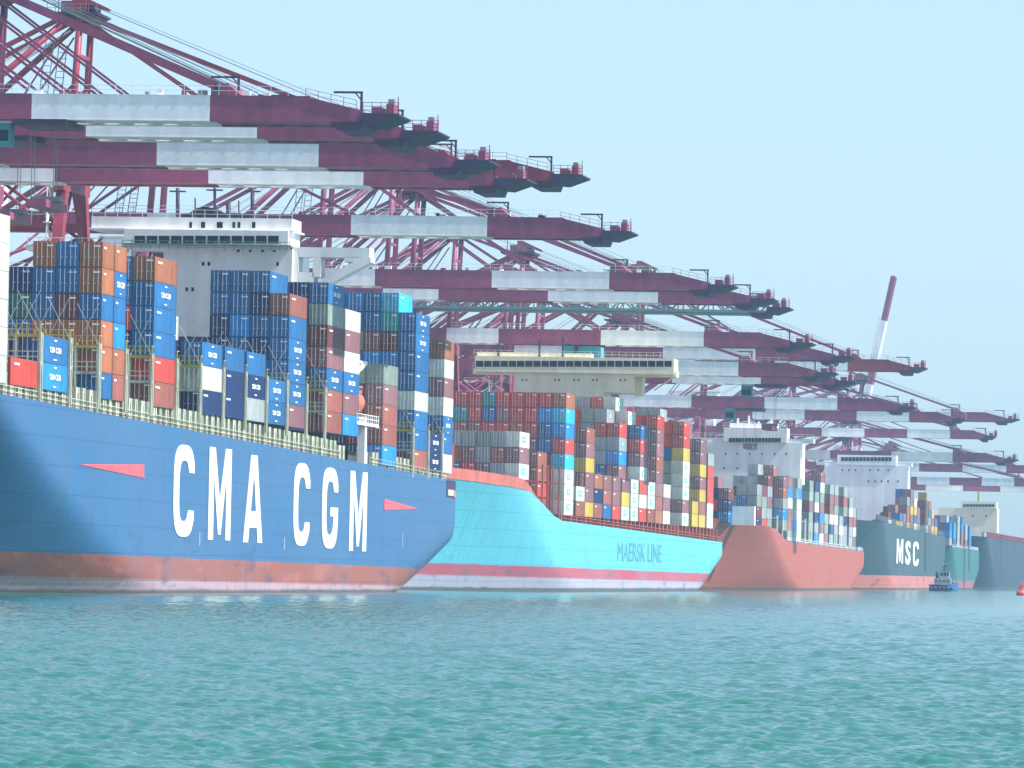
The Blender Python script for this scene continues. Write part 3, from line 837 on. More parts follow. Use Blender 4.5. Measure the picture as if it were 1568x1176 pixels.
# ------------------------------------------------------------------ ship two, turquoise
ship2 = thing('container_ship', 'light turquoise container ship with red bulwark and MAERSK LINE on its side', 'ship', (X2 - B2 / 2, 1080, 0), 'container ships moored along the quay')
H2 = hull_paint('hull turquoise', (.10, .47, .60), (.46, .040, .08), (.42, .36, .46), 4.0, 2.1, .0022, 1060, None)
Y2e = yx(1106, X2, 835)
ya, za = on_x(812, 752, X2); yb2, zb2 = on_x(857, 797, X2); yc2, zc2 = on_x(1104, 830, X2)
Y2b = y_of(886, X2 - 20)
make_hull(ship2, X2, B2, Y2b, Y2e, [(Y2b, za + 1.9), (ya - 42, za + .9), (ya, za), (ya + 10, za - 1.2), (yb2 - 8, zb2 + .8), (yb2 + 3, zb2), (Y2e, zc2)], H2, 178, 108, 12, 44, 6.6, 1.65, .9)
def rim(ship, Xs, B, Yb, y_end, z0f, z1f, Ld, p, m, name='bulwark'):
    """bulwark standing on the deck edge of the forecastle"""
    mb = MB(); xc = Xs - B / 2
    for sgn in (1, -1):
        vs = []
        N = 60
        for k in range(N + 1):
            s = (y_end - Yb) * k / N; y = Yb + s
            hb = B / 2 * (1 - (1 - min(1, s / Ld)) ** p)
            hb = max(hb, .3)
            for dx, z in ((.03, z0f(y) - .05), (.03, z1f(y)), (-.25, z1f(y)), (-.25, z0f(y) - .05)): vs.append((xc + sgn * (hb + dx), y, z))
        fs = []
        for k in range(N):
            for j in range(4):
                f = (k * 4 + j, (k + 1) * 4 + j, (k + 1) * 4 + (j + 1) % 4, k * 4 + (j + 1) % 4); fs.append(f if sgn > 0 else f[::-1])
        mb.add(vs, fs, m, False)
    mb.build(name, ship)
M_BULW = paint('bulwark red', (.52, .13, .10), .5, .25, .2)
dk2 = [(Y2b, za + 1.9), (ya - 42, za + .9), (ya, za), (ya + 10, za - 1.2)]
rim(ship2, X2, B2, Y2b, ya + 10, lambda y: interp(y, dk2), lambda y: interp(y, dk2) + 1.75 * (1 - sm((y - ya + 12) / 22)) + .02, 108, 1.65, M_BULW)
mb = MB()
a = on_x(946, 830, X2); b = on_x(1013, 836, X2); c = on_x(946, 859, X2)
text_parts(ship2, 'letter', 'MAERSK LINE', X2 + .02, a[0], b[0], c[1], a[1], M_LETTERD, 0.0)
mb = MB()                                     # deck edge supports
y = yb2 + 4
while y < Y2e - 6:
    z = interp(y, [(yb2 + 3, zb2), (Y2e, zc2)])
    mb = MB(); mb.box(X2 - .9, X2 - .3, y, y + .9, z - .1, b2 - .1, M_BULW); mb.build('deck_post', ship2)
    y += 6.7
mb = MB()
mb.add([(X2 - 2.6, yb2, zb2 - 1), (X2 - 2.6, Y2e - 4, zc2 - 1), (X2 - 2.6, Y2e - 4, b2 - .2), (X2 - 2.6, yb2, b2 - .2)], [(0, 1, 2, 3)], M_DECK)
mb.build('hatch_coaming', ship2)
mb = MB(); mb.rail((X2 - .2, yb2 + 3, zb2), (X2 - .2, Y2e - 2, zc2), M_BULW, 1.1, 2.5, .09, 2); mb.build('railing', ship2)
for px in (826, 834, 842, 850, 860, 878, 894, 907, 920, 934, 948):
    y = yx(px, X2, 740); mb = MB(); mb.bar((X2 - .4, y, zb2 - 1), (X2 - .4, y, b2 + 2.7 * 3.1), .3, M_BULW); mb.bar((X2 - 5.4, y, zb2 - 1), (X2 - 5.4, y, b2 + 2.7 * 3.1), .3, M_BULW)
    for z in (b2 + 2.7, b2 + 5.4): mb.box(X2 - 14, X2 - .4, y - .3, y + .3, z - .1, z + .1, M_BULW)
    mb.build('lashing_bridge', ship2)
def generic_house(ship, Y, depth, main, wheel, wins, wing, mat, ports, zbase, top=None, topmat=None):
    mb = MB()
    xa, xb, zb, zt = front_box(mb, *main, Y, depth, mat)
    mb.box(xa, xb - (6 if X4 - 6 < xb else 0), Y + .01, Y + depth, zbase, zb, mat)
    mb.build('accommodation_block', ship)
    wm = MB(); front_box(wm, *wheel, Y - .5, depth * .6, mat)
    wo = wm.build('wheelhouse', ship)
    n, x0, x1, y0, y1 = wins
    for k in range(n):
        g = MB(); w_ = (x1 - x0) / n; front_box(g, x0 + k * w_, x0 + k * w_ + w_ * .88, y0, y1, Y - .5, .2, M_GLASS, .05); g.build('window', wo)
    if wing:
        wg = MB(); a, b, c, d = wing; front_box(wg, a, b, c, d, Y + .3, 4, mat)
        Z = on_y((a + b) / 2, c, Y)[1]; wg.rail((on_y(a, c, Y)[0], Y + .2, Z), (on_y(b, c, Y)[0], Y + .2, Z), mat, 1.2, 1.5, .09, 2)
        wg.build('bridge_wing', ship)
    pm = MB()
    for x, y in ports: front_box(pm, x - 1.1, x + 1.1, y - 1.5, y + 1.5, Y, .2, M_GLASS, .03)
    if ports: pm.build('porthole', ship)
    HOUSES.append(dict(x0=xa, x1=xb, y0=Y, y1=Y + depth, z0=zbase, H=zt - zbase))
Y2h = y_of(1192, X2 - 5)
generic_house(ship2, Y2h, 12, (788, 970, 570, 600), (727, 1032, 547, 571), (24, 729, 1030, 552.5, 561.5), (724, 1036, 566, 575), M_BEIGE,
              [(x, 582) for x in (800, 806, 850, 856, 879, 886, 908, 914, 950, 957)], 9)
mb = MB()
for a, b in (((770, 597), (735, 577)), ((1000, 597), (1030, 577)), ((740, 597), (772, 577))):
    p, q = on_y(*a, Y2h), on_y(*b, Y2h); mb.bar((p[0], Y2h + 2, p[1]), (q[0], Y2h + 2, q[1]), .3, M_BEIGE)
front_box(mb, 971, 984, 576, 606, Y2h + 3, 4, M_BEIGE)
front_box(mb, 730, 905, 540, 546, Y2h + 3, 4, M_BEIGE)
for x, t in ((823, 520), (859, 515), (943, 528), (760, 525)):
    p, q = on_y(x, 546, Y2h), on_y(x, t, Y2h); mb.bar((p[0], Y2h + 3, p[1]), (q[0], Y2h + 3, q[1]), .4, M_DARK)
z_ = on_y(880, 546, Y2h)[1]
mb.rail((on_y(726, 546, Y2h)[0], Y2h - .4, z_), (on_y(1033, 546, Y2h)[0], Y2h - .4, z_), M_BEIGE, 1.1, 1.4, .09, 2)
mb.build('mast', ship2)
mb = MB()
front_box(mb, 863, 916, 530, 556, Y2h + 16, 9, M_CYAN); front_box(mb, 880, 884, 520, 545, Y2h + 15, 1, M_DARK)
mb.build('funnel', ship2)

# ------------------------------------------------------------------ ship three, orange
ship3 = thing('container_ship', 'orange red container ship with a white bridge behind the turquoise ship', 'ship', (X3 - B3 / 2, 1450, 0), 'container ships moored along the quay')
H3 = hull_paint('hull orange', (.40, .075, .045), (.40, .08, .04), (.50, .13, .12), 2.0, .5, 0, 0, None)
Y3e = yx(1323, X3, 850)
ya, za = on_x(1188, 810, X3); yb3, zb3 = on_x(1204, 829, X3); yc3, zc3 = on_x(1321, 845, X3)
Y3b = yx(962, X3 - 22, 850)
make_hull(ship3, X3, B3, Y3b, Y3e, [(Y3b, za + 3), (ya, za), (yb3 + 2, zb3), (Y3e, zc3)], H3, 190, 104, 11, 40, 5.5, 1.6, .8)
Y3h = yx(1230, X3, 720)
generic_house(ship3, Y3h, 12, (1060, 1226, 677, 740), (1108, 1205, 655, 677), (16, 1116, 1196, 670.5, 677), (1060, 1246, 671, 677), M_SHIPW,
              [(x, 695) for x in (1111, 1129, 1148, 1167, 1186, 1204)] + [(x, 717) for x in (1109, 1129, 1147, 1166)], 9)
mb = MB()
for x, t in ((1128, 640), (1145, 636), (1160, 645), (1180, 642)):
    p, q = on_y(x, 656, Y3h), on_y(x, t, Y3h); mb.bar((p[0], Y3h + 3, p[1]), (q[0], Y3h + 3, q[1]), .5, M_SHIPW)
front_box(mb, 1118, 1190, 648, 656, Y3h + 2, 5, M_SHIPW)
z_ = on_y(1150, 655, Y3h)[1]; mb.rail((on_y(1108, 655, Y3h)[0], Y3h, z_), (on_y(1205, 655, Y3h)[0], Y3h, z_), M_SHIPW, 1.2, 1.6, .1, 2)
mb.build('mast', ship3)
mb = MB()
y = yb3 + 4
while y < Y3e - 4:
    z = interp(y, [(yb3, zb3), (Y3e, zc3)]); mb = MB(); mb.box(X3 - .9, X3 - .3, y, y + .8, z, b3z - .1, M_SHIPW); mb.build('deck_post', ship3); y += 6.7
mb = MB(); mb.rail((X3 - .2, yb3 + 3, zb3), (X3 - .2, Y3e - 2, zc3), M_SHIPW, 1.1, 2.5, .1, 2)
mb.build('railing', ship3)
mb = MB(); yk = yx(1155, X3, 790); 
front_box(mb, 1109, 1155, 775, 804, yk, 3, M_SHIPW); mb.build('breakwater', ship3)
mb = MB(); p = on_x(1199, 745, X3 - 8); mb.bar((X3 - 8, p[0], p[1] - 8), (X3 - 8, p[0], p[1] + 8), .8, M_YEL); mb.box(X3 - 9.2, X3 - 6.8, p[0], p[0] + 1, p[1] + 6, p[1] + 8, M_DARK); mb.build('foremast', ship3)
mb = MB()
for px in (1193, 1201, 1211, 1219, 1228, 1236, 1245, 1253, 1261, 1268, 1276, 1283, 1291, 1298, 1306):
    y = yx(px, X3, 760); mb = MB(); mb.bar((X3 - .3, y, zb3 - .5), (X3 - .3, y, b3z + 2.7 * 2.2), .35, M_SHIPW); mb.box(X3 - 12, X3 - .3, y - .3, y + .3, b3z + 5.3, b3z + 5.5, M_SHIPW); mb.build('lashing_bridge', ship3)
yl, zl = on_x(1294, 789, X3)
def small_lifeboat(ox, oy, oz, label):
    lb = thing('lifeboat', label, 'lifeboat', (ox, oy, oz))
    m = MB(); rings = []
    for k in range(7):
        t = k / 6; s_ = max(.15, 1 - (2 * t - 1) ** 4); rings.append([(ox + 1.5 * s_ * math.cos(a), oy + 9 * t, oz + 1.5 + 1.5 * s_ * math.sin(a)) for a in np.linspace(0, 2 * math.pi, 11)[:-1]])
    m.add([p for r_ in rings for p in r_], [(i * 10 + j, i * 10 + (j + 1) % 10, (i + 1) * 10 + (j + 1) % 10, (i + 1) * 10 + j) for i in range(6) for j in range(10)] + [tuple(range(10)), tuple(range(69, 59, -1))], M_ORANGE, True)
    m.build('hull', lb); m = MB(); m.box(ox - .8, ox + .8, oy + 3, oy + 5, oz + 2.8, oz + 3.6, M_ORANGE); m.build('canopy', lb)
small_lifeboat(X3 - 1.6, yl, zl - 1.5, 'small orange lifeboat hanging near the stern of the orange ship')

# ------------------------------------------------------------------ ship four, dark teal
ship4 = thing('container_ship', 'dark teal container ship with tall white letters MSC, a tug at its stern', 'ship', (X4 - B4 / 2, 1800, 0), 'container ships moored along the quay')
H4 = hull_paint('hull dark teal', (.014, .05, .07), (.55, .16, .13), (.50, .2, .18), 4.2, .3, 0, 0, None)
Y4e = yx(1447, X4, 850); Y4b = Y3e + 12
ya, za = on_x(1345, 797, X4); yc4, zc4 = on_x(1428, 820, X4)
make_hull(ship4, X4, B4, Y4b, Y4e, [(Y4b, za + 1), (ya, za), (Y4e, zc4)], H4, 95, 60, 9, 45, 7, 1.6, .9)
for ch, a, b, t, d in (('M', 1373, 1382, 825, 863), ('S', 1386.5, 1393.5, 828, 865), ('C', 1398, 1406, 829, 867)):
    p, q = on_x(a, t, X4), on_x(b, d, X4); mb = MB(); (big_letter(mb, ch, X4 + .04, p[0], q[0] - p[0], q[1], p[1] - q[1], M_LETTER) if ch != 'S' else text_side(mb, ch, X4 + .03, p[0], q[0], q[1], p[1], M_LETTER, .035, th=.08)); mb.build('letter', ship4)
Y4h = yx(1411, X4, 780)
generic_house(ship4, Y4h, 13, (1262, 1390, 712, 780), (1282, 1372, 697, 712), (14, 1288, 1366, 700, 706), (1250, 1396, 708, 713), M_SHIPW,
              [(x, 720) for x in (1290, 1300, 1310, 1332, 1345, 1360)] + [(x, 737) for x in (1330, 1340, 1350, 1360, 1375)], 15)
mb = MB(); y = ya
while y < Y4e - 4:
    z = interp(y, [(ya, za), (Y4e, zc4)]); mb = MB(); mb.box(X4 - .8, X4 - .2, y, y + .6, z, z + 1.8, M_GREY); mb.build('deck_post', ship4); y += 6
mb = MB(); mb.rail((X4 - .2, ya, za), (X4 - .2, Y4e - 2, zc4), M_GREY, 1.2, 3, .1, 2); mb.build('railing', ship4)
yl, zl = on_x(1419, 795, X4)
small_lifeboat(X4 - 1.6, yl, zl - 1.5, 'small orange lifeboat hanging near the stern of the dark teal ship')

# ------------------------------------------------------------------ ships five and six
ship5 = thing('container_ship', 'short green hulled container ship between the dark teal and the navy ship', 'ship', (X5 - B5 / 2, 2090, 0), 'container ships moored along the quay')
H5 = hull_paint('hull sea green', (.008, .12, .12), (.30, .08, .09), (.25, .10, .12), 3.0, .3, 0, 0, None)
Y5b = Y4e + 10; y5m, z5m = on_x(1480, 842, X5)
Y5e = yx(1499, X5, 860)
make_hull(ship5, X5, B5, Y5b, Y5e, [(Y5b, z5m + .6), (Y5e, z5m)], H5, 70, 34, 6, 30, 5, 2.1, .9)
mb = MB(); mb.rail((X5 - .3, Y5b + 30, z5m + .3), (X5 - .3, Y5e - 2, z5m), M_SHIPW, 1.3, 3, .14, 2); mb.build('railing', ship5)
ship6 = thing('container_ship', 'navy container ship with red rail and cream bridge, beyond the green ship', 'ship', (X5 - B5 / 2, 2380, 0), 'container ships moored along the quay')
H6 = hull_paint('hull deep navy', (.002, .014, .05), (.002, .014, .05), (.20, .06, .09), 1.0, .3, 0, 0, None)
Y6b = Y5e + 8; y6a, z6a = on_x(1510, 822, X5); Y6e = Y6b + 400
make_hull(ship6, X5, B5, Y6b, Y6e, [(Y6b, z6a + .5), (y6a, z6a), (Y6e, z6a - .5)], H6, 120, 40, 9, 45, 6, 2.1, .9)
M_CREAMW = paint('cream white', (.80, .76, .58), .5, .1, .1)
generic_house(ship6, y_of(2330, X5 - 20), 13, (1436, 1527, 778, 815), (1472, 1526, 768, 779), (10, 1475, 1523, 772, 776), None, M_CREAMW, [(x, 790) for x in (1450, 1462, 1490, 1510)], 16)
mb = MB(); mb.rail((X5 - .3, Y6b + 42, z6a), (X5 - .3, Y6e - 5, z6a - .4), M_CRED, 2.0, 3, .3, 3); mb.build('railing', ship6)
mb = MB(); p = on_y(1498, 764, y_of(2345, X5 - 20)); mb.bar((p[0], y_of(2345, X5 - 20), p[1] - 2), (p[0], y_of(2345, X5 - 20), p[1] + 5), .7, M_YEL); mb.build('mast', ship6)
build_containers()

# ------------------------------------------------------------------ quay cranes
TIPS = []
def crane(label, tip, Xt=-111.0, s=1.0, apex=24.0, red=False, truss=False, trolley=None, det=2, Xh=-186.5, raised=None):
    Yc, Zt = on_x(tip[0], tip[1], Xt)
    zb = Zt - .7; zt = zb + 2.9 * (.75 + .25 * s)
    root = thing('quay_crane', label, 'crane', (Xh, Yc, QZ), 'red and white quay cranes along the terminal')
    MR = M_CRED if red else M_MAROON
    L = Xt - Xh
    g = 4.4                                     # half spacing of the twin girders
    X = lambda a: Xt - a * s                    # metres back from the tip
    zc = zt
    # boom
    if raised is None:
        bm = MB()
        cuts = [4.2 * s, 22.3 * s, 43.5 * s, 64.7 * s, 85.9 * s, 107 * s]
        cols = [MR, M_CWHITE, MR, M_CWHITE, MR]
        if truss:
            for yy in (-g, g):
                for z in (zb, zt): bm.bar((Xt - 4, Yc + yy, z), (Xh, Yc + yy, z), .55, M_TRUSS)
                n = 24
                for k in range(n):
                    xa, xb = Xt - 4 - (L - 4) * k / n, Xt - 4 - (L - 4) * (k + 1) / n
                    bm.bar((xa, Yc + yy, zb if k % 2 else zt), (xb, Yc + yy, zt if k % 2 else zb), .3, M_TRUSS); bm.bar((xa, Yc + yy, zb), (xa, Yc + yy, zt), .22, M_TRUSS)
            bm.box(Xh, Xt - 4, Yc - g, Yc + g, zb - .5, zb - .3, M_TRUSS)
        else:
            for k in range(5):
                a, b = cuts[k], min(cuts[k + 1], L)
                if a >= L: break
                for yy in (-g, g - 1.3):
                    if k == 0:
                        xk = Xt - 10.5 * s
                        bm.prism_y([(Xt - b, zb), (Xt - a, zb), (Xt - a, zb + 1.25), (xk, zt - .15), (Xt - b, zt - .15)], Yc + yy, Yc + yy + 1.3, cols[k])
                        bm.box(Xt - b, xk, Yc + yy - .03, Yc + yy + 1.33, zt - .14, zt, cols[k])
                        bm.box(Xt - b, Xt - a, Yc + yy - .03, Yc + yy + 1.33, zb - .14, zb - .003, cols[k])
                    else:
                        bm.box(Xt - b, Xt - a, Yc + yy, Yc + yy + 1.3, zb, zt - .15, cols[k])
                        bm.box(Xt - b, Xt - a, Yc + yy - .03, Yc + yy + 1.33, zt - .147, zt, cols[k])
                        bm.box(Xt - b, Xt - a, Yc + yy - .03, Yc + yy + 1.33, zb - .14, zb - .003, cols[k])
                # underside ties and walkway
                for q in range(max(1, int((b - a) / 3.5))):
                    xq = Xt - a - 3.5 * q; bm.box(xq - 1.2, xq, Yc - g + 1.3, Yc + g - 1.3, zb + .1, zb + .8, cols[k])
                bm.box(Xt - b, Xt - a, Yc - g + 1.45, Yc + g - 1.45, zb + .05, zb + .095, cols[k])
        bo = bm.build('boom', root)
        nose = MB()
        a = 4.2 * s
        nose.prism_y([(Xt - a - .3, zb - .2), (Xt - a + 1.2, zb - .35), (Xt, zb + .75), (Xt, zb + .95), (Xt - a - .3, zb + 1.0)], Yc - g - .3, Yc + g + .3, M_DARK)
        nose.box(Xt - a + .6, Xt - a + 1.8, Yc - 2, Yc + 2, zb + .97, zb + 1.9, MR); nose.box(Xt - a + 2.3, Xt - a + 3.2, Yc - 2, Yc + 1, zb + .97, zb + 2.3, MR)
        nose.box(Xt - a + 2.35, Xt - a + 3.1, Yc - 1, Yc + .6, zb + 2.3, zb + 2.9, M_GREY)
        if det: nose.rail((Xt - a, Yc - g - .2, zb + .95), (Xt, Yc - g - .2, zb + .95), MR, 1.3, .9, .07, 3); nose.bar((Xt - .1, Yc - g, zb + .9), (Xt - .1, Yc - g, zb + 2.9), .1, MR)
        nose.build('boom_tip', root)
        pl = MB()
        x0, x1 = Xt - 7.8 * s, Xt - 4.0 * s
        pl.prism_y([(x0, zb - .2), (x0 + .7, zb - 1.05), (x1 - .3, zb - 1.05), (x1, zb - .2)], Yc - g - .4, Yc + g + .4, M_DARK)
        pl.rail((x0, Yc - g - .5, zb - .9), (x1, Yc - g - .5, zb - .9), M_DARK, .9, .7, .08, 2)
        pl.build('service_platform', root)
        if det:
            for xd in (Xt - 5.0 * s, Xt - 19.6 * s):
                dv = MB(); z0 = zb + 1.2 if xd > Xt - 8 else zt
                dv.bar((xd, Yc - 1, z0), (xd, Yc - 1, zt + 2.4 if z0 == zt else zt + .75), .26, M_DARK); z1 = zt + 2.4 if z0 == zt else zt + .75
                dv.box(xd - 3.3, xd + .15, Yc - 1.12, Yc - .88, z1 - .12, z1 + .12, M_DARK); dv.bar((xd, Yc - 1, z1 - .9), (xd - .8, Yc - 1, z1), .14, M_DARK)
                dv.build('davit', root)
            sh = MB(); xs = Xt - 21.2 * s
            sh.box(xs - 1.0, xs + 1.1, Yc - g, Yc + g, zt + .003, zt + 1.4, MR); sh.prism_y([(xs + 1.1, zt + .003), (xs + 2.6, zt + .003), (xs + 1.1, zt + 1.2)], Yc - g + .2, Yc + g - .2, MR)
            sh.bar((xs - .2, Yc - g - .1, zt + 1.0), (xs - .2, Yc + g + .1, zt + 1.0), .9, M_DARK, n=10)
            sh.build('sheave_house', root)
            rl = MB()
            rl.rail((Xt - 11 * s, Yc - g - .1, zt), (Xt - L + 1, Yc - g - .1, zt), M_CWHITE if not red else MR, 1.1, 2.0, .055, 2)
            rl.rail((Xt - 11 * s, Yc - g - .1, zt - .2), (Xt - 5 * s, Yc - g - .1, zb + 1.4), MR, 1.1, 1.5, .06, 2)
            if det > 1:
                for k in range(14):
                    xq = Xt - 12 - random.random() * (L - 16); rl.box(xq, xq + .3 + random.random() * .9, Yc - g + .2, Yc - g + .9, zt + .003, zt + .25 + .5 * random.random(), random.choice([M_CWHITE, MR, M_GREY]))
            rl.build('railing', root)
    else:
        # boom raised upright for maintenance
        bm = MB(); ang, Lr = raised
        d = Vector((math.cos(ang), 0, math.sin(ang))); o = Vector((Xh + 2, Yc, zb))
        segs = [(0, .22, M_CWHITE), (.22, .40, MR), (.40, .68, M_CWHITE), (.68, 1.0, MR)]
        for yy in (-3.2, 2.2):
            for a, b, m_ in segs:
                bm.bar(o + d * (Lr * a) + Vector((0, yy, 0)), o + d * (Lr * b) + Vector((0, yy, 0)), 1.8 if b > .99 else 2.2, m_, h=3.6 if b < .99 else 2.6)
        for k in range(14):
            t = k / 13; m_ = [q for q in segs if q[0] <= t <= q[1]][0][2]; bm.bar(o + d * (Lr * t) + Vector((0, -3, 0)), o + d * (Lr * t) + Vector((0, 3, 0)), .7, m_)
        bm.rail(o + Vector((-1.6, -3.5, 0)), o + d * (Lr * .7) + Vector((-1.6, -3.5, 0)), M_GREY, .6, 3, .1, 1)
        bm.build('boom', root)
    # girder over the quay
    gd = MB()
    xr = Xh - 44
    for yy in (-g, g - 1.3):
        gd.box(xr, Xh - .02, Yc + yy, Yc + yy + 1.3, zb + .02, zt - .02, MR)
    for k in range(9): gd.box(xr + k * 5, xr + k * 5 + 1, Yc - g + 1.3, Yc + g - 1.3, zb + .3, zb + 1.2, MR)
    gd.rail((xr, Yc - g, zt), (Xh, Yc - g, zt), MR, 1.1, 2.2, .06, 2)
    gd.build('girder', root)
    # legs: white below, maroon near the girder
    for xl in (Xh, Xh - 31):
        for yy in (-9.5, 9.5):
            lg = MB()
            zk = QZ + 15
            lg.bar((xl, Yc + yy, QZ + 2.2), (xl, Yc + yy, zb - 12), 1.5, M_CWHITE, h=1.9); lg.bar((xl, Yc + yy, zb - 12), (xl, Yc + yy * .62, zb - .05), 1.5, MR, h=1.9)
            for q in (-3, -1, 1, 3): lg.bar((xl - .35, Yc + yy + q, QZ + .5), (xl + .35, Yc + yy + q, QZ + .5), 1.0, M_DARK, n=10)
            lg.box(xl - .6, xl + .6, Yc + yy - 4, Yc + yy + 4, QZ + 1.0, QZ + 2.2, MR)
            lg.build('leg', root)
    fr = MB()
    for xl in (Xh, Xh - 31):
        fr.bar((xl, Yc - 9.5, QZ + 16), (xl, Yc + 9.5, QZ + 16), 1.3, M_CWHITE, h=2.2)
        fr.bar((xl, Yc - 9, zb - 1.3), (xl, Yc + 9, zb - 1.3), 1.4, MR, h=2.2)
        fr.bar((xl, Yc - 8.5, zb - 12), (xl, Yc + 8.5, zb - 12), 1.0, MR, h=1.4)
    for yy in (-9.5, 9.5):
        fr.bar((Xh, Yc + yy, QZ + 16), (Xh - 31, Yc + yy, QZ + 16), 1.2, M_CWHITE, h=2.0)
        fr.bar((Xh, Yc + yy * .8, zb - 7), (Xh - 31, Yc + yy * .8, zb - 7), .8, MR, h=1.2)
        fr.bar((Xh, Yc + yy, QZ + 17), (Xh - 31, Yc + yy * .7, zb - 3), .9, MR, n=8); 
        fr.bar((Xh - 31, Yc + yy, QZ + 18), (Xh - 14, Yc + yy * .8, QZ + 32), .7, M_CWHITE, n=8)
    for xl in (Xh, Xh - 31):
        fr.bar((xl - .2, Yc - 9.3, zb - 13), (xl - .2, Yc + 9.3, QZ + 30), .5, M_CWHITE, n=8); fr.bar((xl + .2, Yc + 9.3, zb - 13), (xl + .2, Yc - 9.3, QZ + 30), .5, M_CWHITE, n=8)
        fr.bar((xl, Yc - 9.3, zb - 12), (xl, Yc, zb - 1.5), .5, MR, n=8); fr.bar((xl, Yc + 9.3, zb - 12), (xl, Yc, zb - 1.5), .5, MR, n=8)
    for yy in (-8.2, 8.2):
        fr.bar((Xh - 31, Yc + yy, zb - 8), (Xh - 12, Yc + yy * .7, zb - .3), .55, MR, n=8); fr.bar((Xh, Yc + yy, zb - 9), (Xh - 12, Yc + yy * .7, zb - .3), .55, MR, n=8)
        fr.bar((Xh - 31, Yc + yy, zb - 12), (Xh - 43, Yc + yy * .6, zb - .2), .6, M_CWHITE, n=8)
    fr.build('portal_frame', root)
    ac = MB()
    xs_, ys_ = Xh - 1.6, Yc - 9.2
    z = QZ + 3; k = 0
    while z < zb - 4:
        ya_, yb_ = (ys_ - .2, ys_ + 3.4) if k % 2 else (ys_ + 3.4, ys_ - .2)
        ac.bar((xs_, ya_, z), (xs_, yb_, z + 3), .28, M_CWHITE); ac.bar((xs_, ya_, z + 1), (xs_, yb_, z + 4), .08, M_CWHITE); ac.box(xs_ - .5, xs_ + .5, yb_ - .5, yb_ + .5, z + 2.9, z + 3.02, M_CWHITE)
        z += 3; k += 1
    for yy in (ys_ - .3, ys_ + 3.5): ac.bar((xs_, yy, QZ + 3), (xs_, yy, zb - 2), .16, M_CWHITE)
    for xq in (Xh - 8, Xh - 16, Xh - 24):
        ac.bar((xq, Yc - 8.6, zb - 7), (xq + 7, Yc - 5, zb - .5), .35, MR); ac.bar((xq, Yc + 8.6, zb - 7), (xq + 7, Yc + 5, zb - .5), .35, MR)
    ac.rail((Xh - 31, Yc - 8, zb - 6.4), (Xh, Yc - 8, zb - 6.4), M_CWHITE, 1.1, 2, .09, 2)
    ac.build('access_stair', root)
    # apex frame
    za_ = zt + apex
    ap = MB()
    for yy in (-4.7, 4.7):
        ap.bar((Xh + .5, Yc + yy, zt), (Xh + 1.5, Yc + yy * .8, za_), 1.05, MR, n=8)
        ap.bar((Xh - 23, Yc + yy, zt), (Xh - .5, Yc + yy * .8, za_ - 1), .95, MR, n=8)
        ap.bar((Xh - 10, Yc + yy, zt), (Xh + 1, Yc + yy * .9, zt + apex * .5), .5, MR, n=6)
        if det > 1:
            ap.bar((Xh - 4, Yc + yy + .5, zt), (Xh - 2.2, Yc + yy * .9, zt + apex * .8), .12, M_GREY); ap.bar((Xh - 5.2, Yc + yy + .5, zt), (Xh - 3.4, Yc + yy * .9, zt + apex * .8), .12, M_GREY)
            for k in range(18):
                t = k / 18; z = zt + apex * .8 * t; ap.bar((Xh - 4 + 1.8 * t, Yc + yy + .4, z), (Xh - 5.2 + 1.8 * t, Yc + yy + .4, z), .1, M_GREY)
    for f_ in (.35, .7): ap.bar((Xh + .5 + f_, Yc - 4.4, zt + apex * f_), (Xh + .5 + f_, Yc + 4.4, zt + apex * f_), .5, MR)
    ap.box(Xh - 3.4, Xh + 4.2, Yc - 4.6, Yc + 4.6, za_ - .35, za_, M_DARK)
    ap.box(Xh - 1.5, Xh + 2.2, Yc - 3.4, Yc + 3.4, za_ + .003, za_ + 1.7, MR)
    ap.prism_y([(Xh + 1, za_ + 1.7), (Xh + 5.6, za_ + .2), (Xh + 5.6, za_ + .6), (Xh + 1.2, za_ + 2.6), (Xh, za_ + 2.6), (Xh, za_ + 1.7)], Yc - 3, Yc - 2, MR)
    ap.prism_y([(Xh - 1, za_ - .35), (Xh + 4.2, za_ - .35), (Xh + 2, za_ - 1.6), (Xh, za_ - 1.6)], Yc - 3.8, Yc + 3.8, M_DARK)
    for q in (-2, -.6, .6, 2): ap.bar((Xh + 2.6, Yc + q - .2, za_ + .7), (Xh + 2.6, Yc + q + .2, za_ + .7), 1.3, M_DARK, n=10)
    ap.rail((Xh - 3.3, Yc - 4.6, za_), (Xh + 4.1, Yc - 4.6, za_), M_GREY, 1.2, 1.2, .08, 2)
    ap.bar((Xh - 2.6, Yc, za_), (Xh - 2.6, Yc, za_ + 3), .12, M_DARK)
    ap.build('apex_frame', root)
    # stays
    for yy in (-4.1, 4.1):
        st = MB()
        if raised is None:
            xo, xi = Xt - 21.4 * s, Xt - 44 * s
            A = Vector((Xh + 1.8, Yc + yy * .8, za_ - .4))
            st.bar(A, (xo, Yc + yy, zt + 1.0), .38, MR, h=.62); st.bar(A + Vector((0, 0, -.6)), (xi, Yc + yy, zt + .4), .22, MR, h=.32)
        st.bar((Xh - .8, Yc + yy * .8, za_ - .5), (Xh - 40, Yc + yy, zt + .3), .4, MR, h=.7)
        st.bar((Xh - 12, Yc + yy * .9, zt + .2), (Xh - 1, Yc + yy * .85, za_ - 3), .22, MR); st.bar((Xh - 31, Yc + yy, zt + .2), (Xh - 1.5, Yc + yy * .8, za_ - 2), .3, M_CWHITE)
        st.build('stay', root)
    rp = MB()
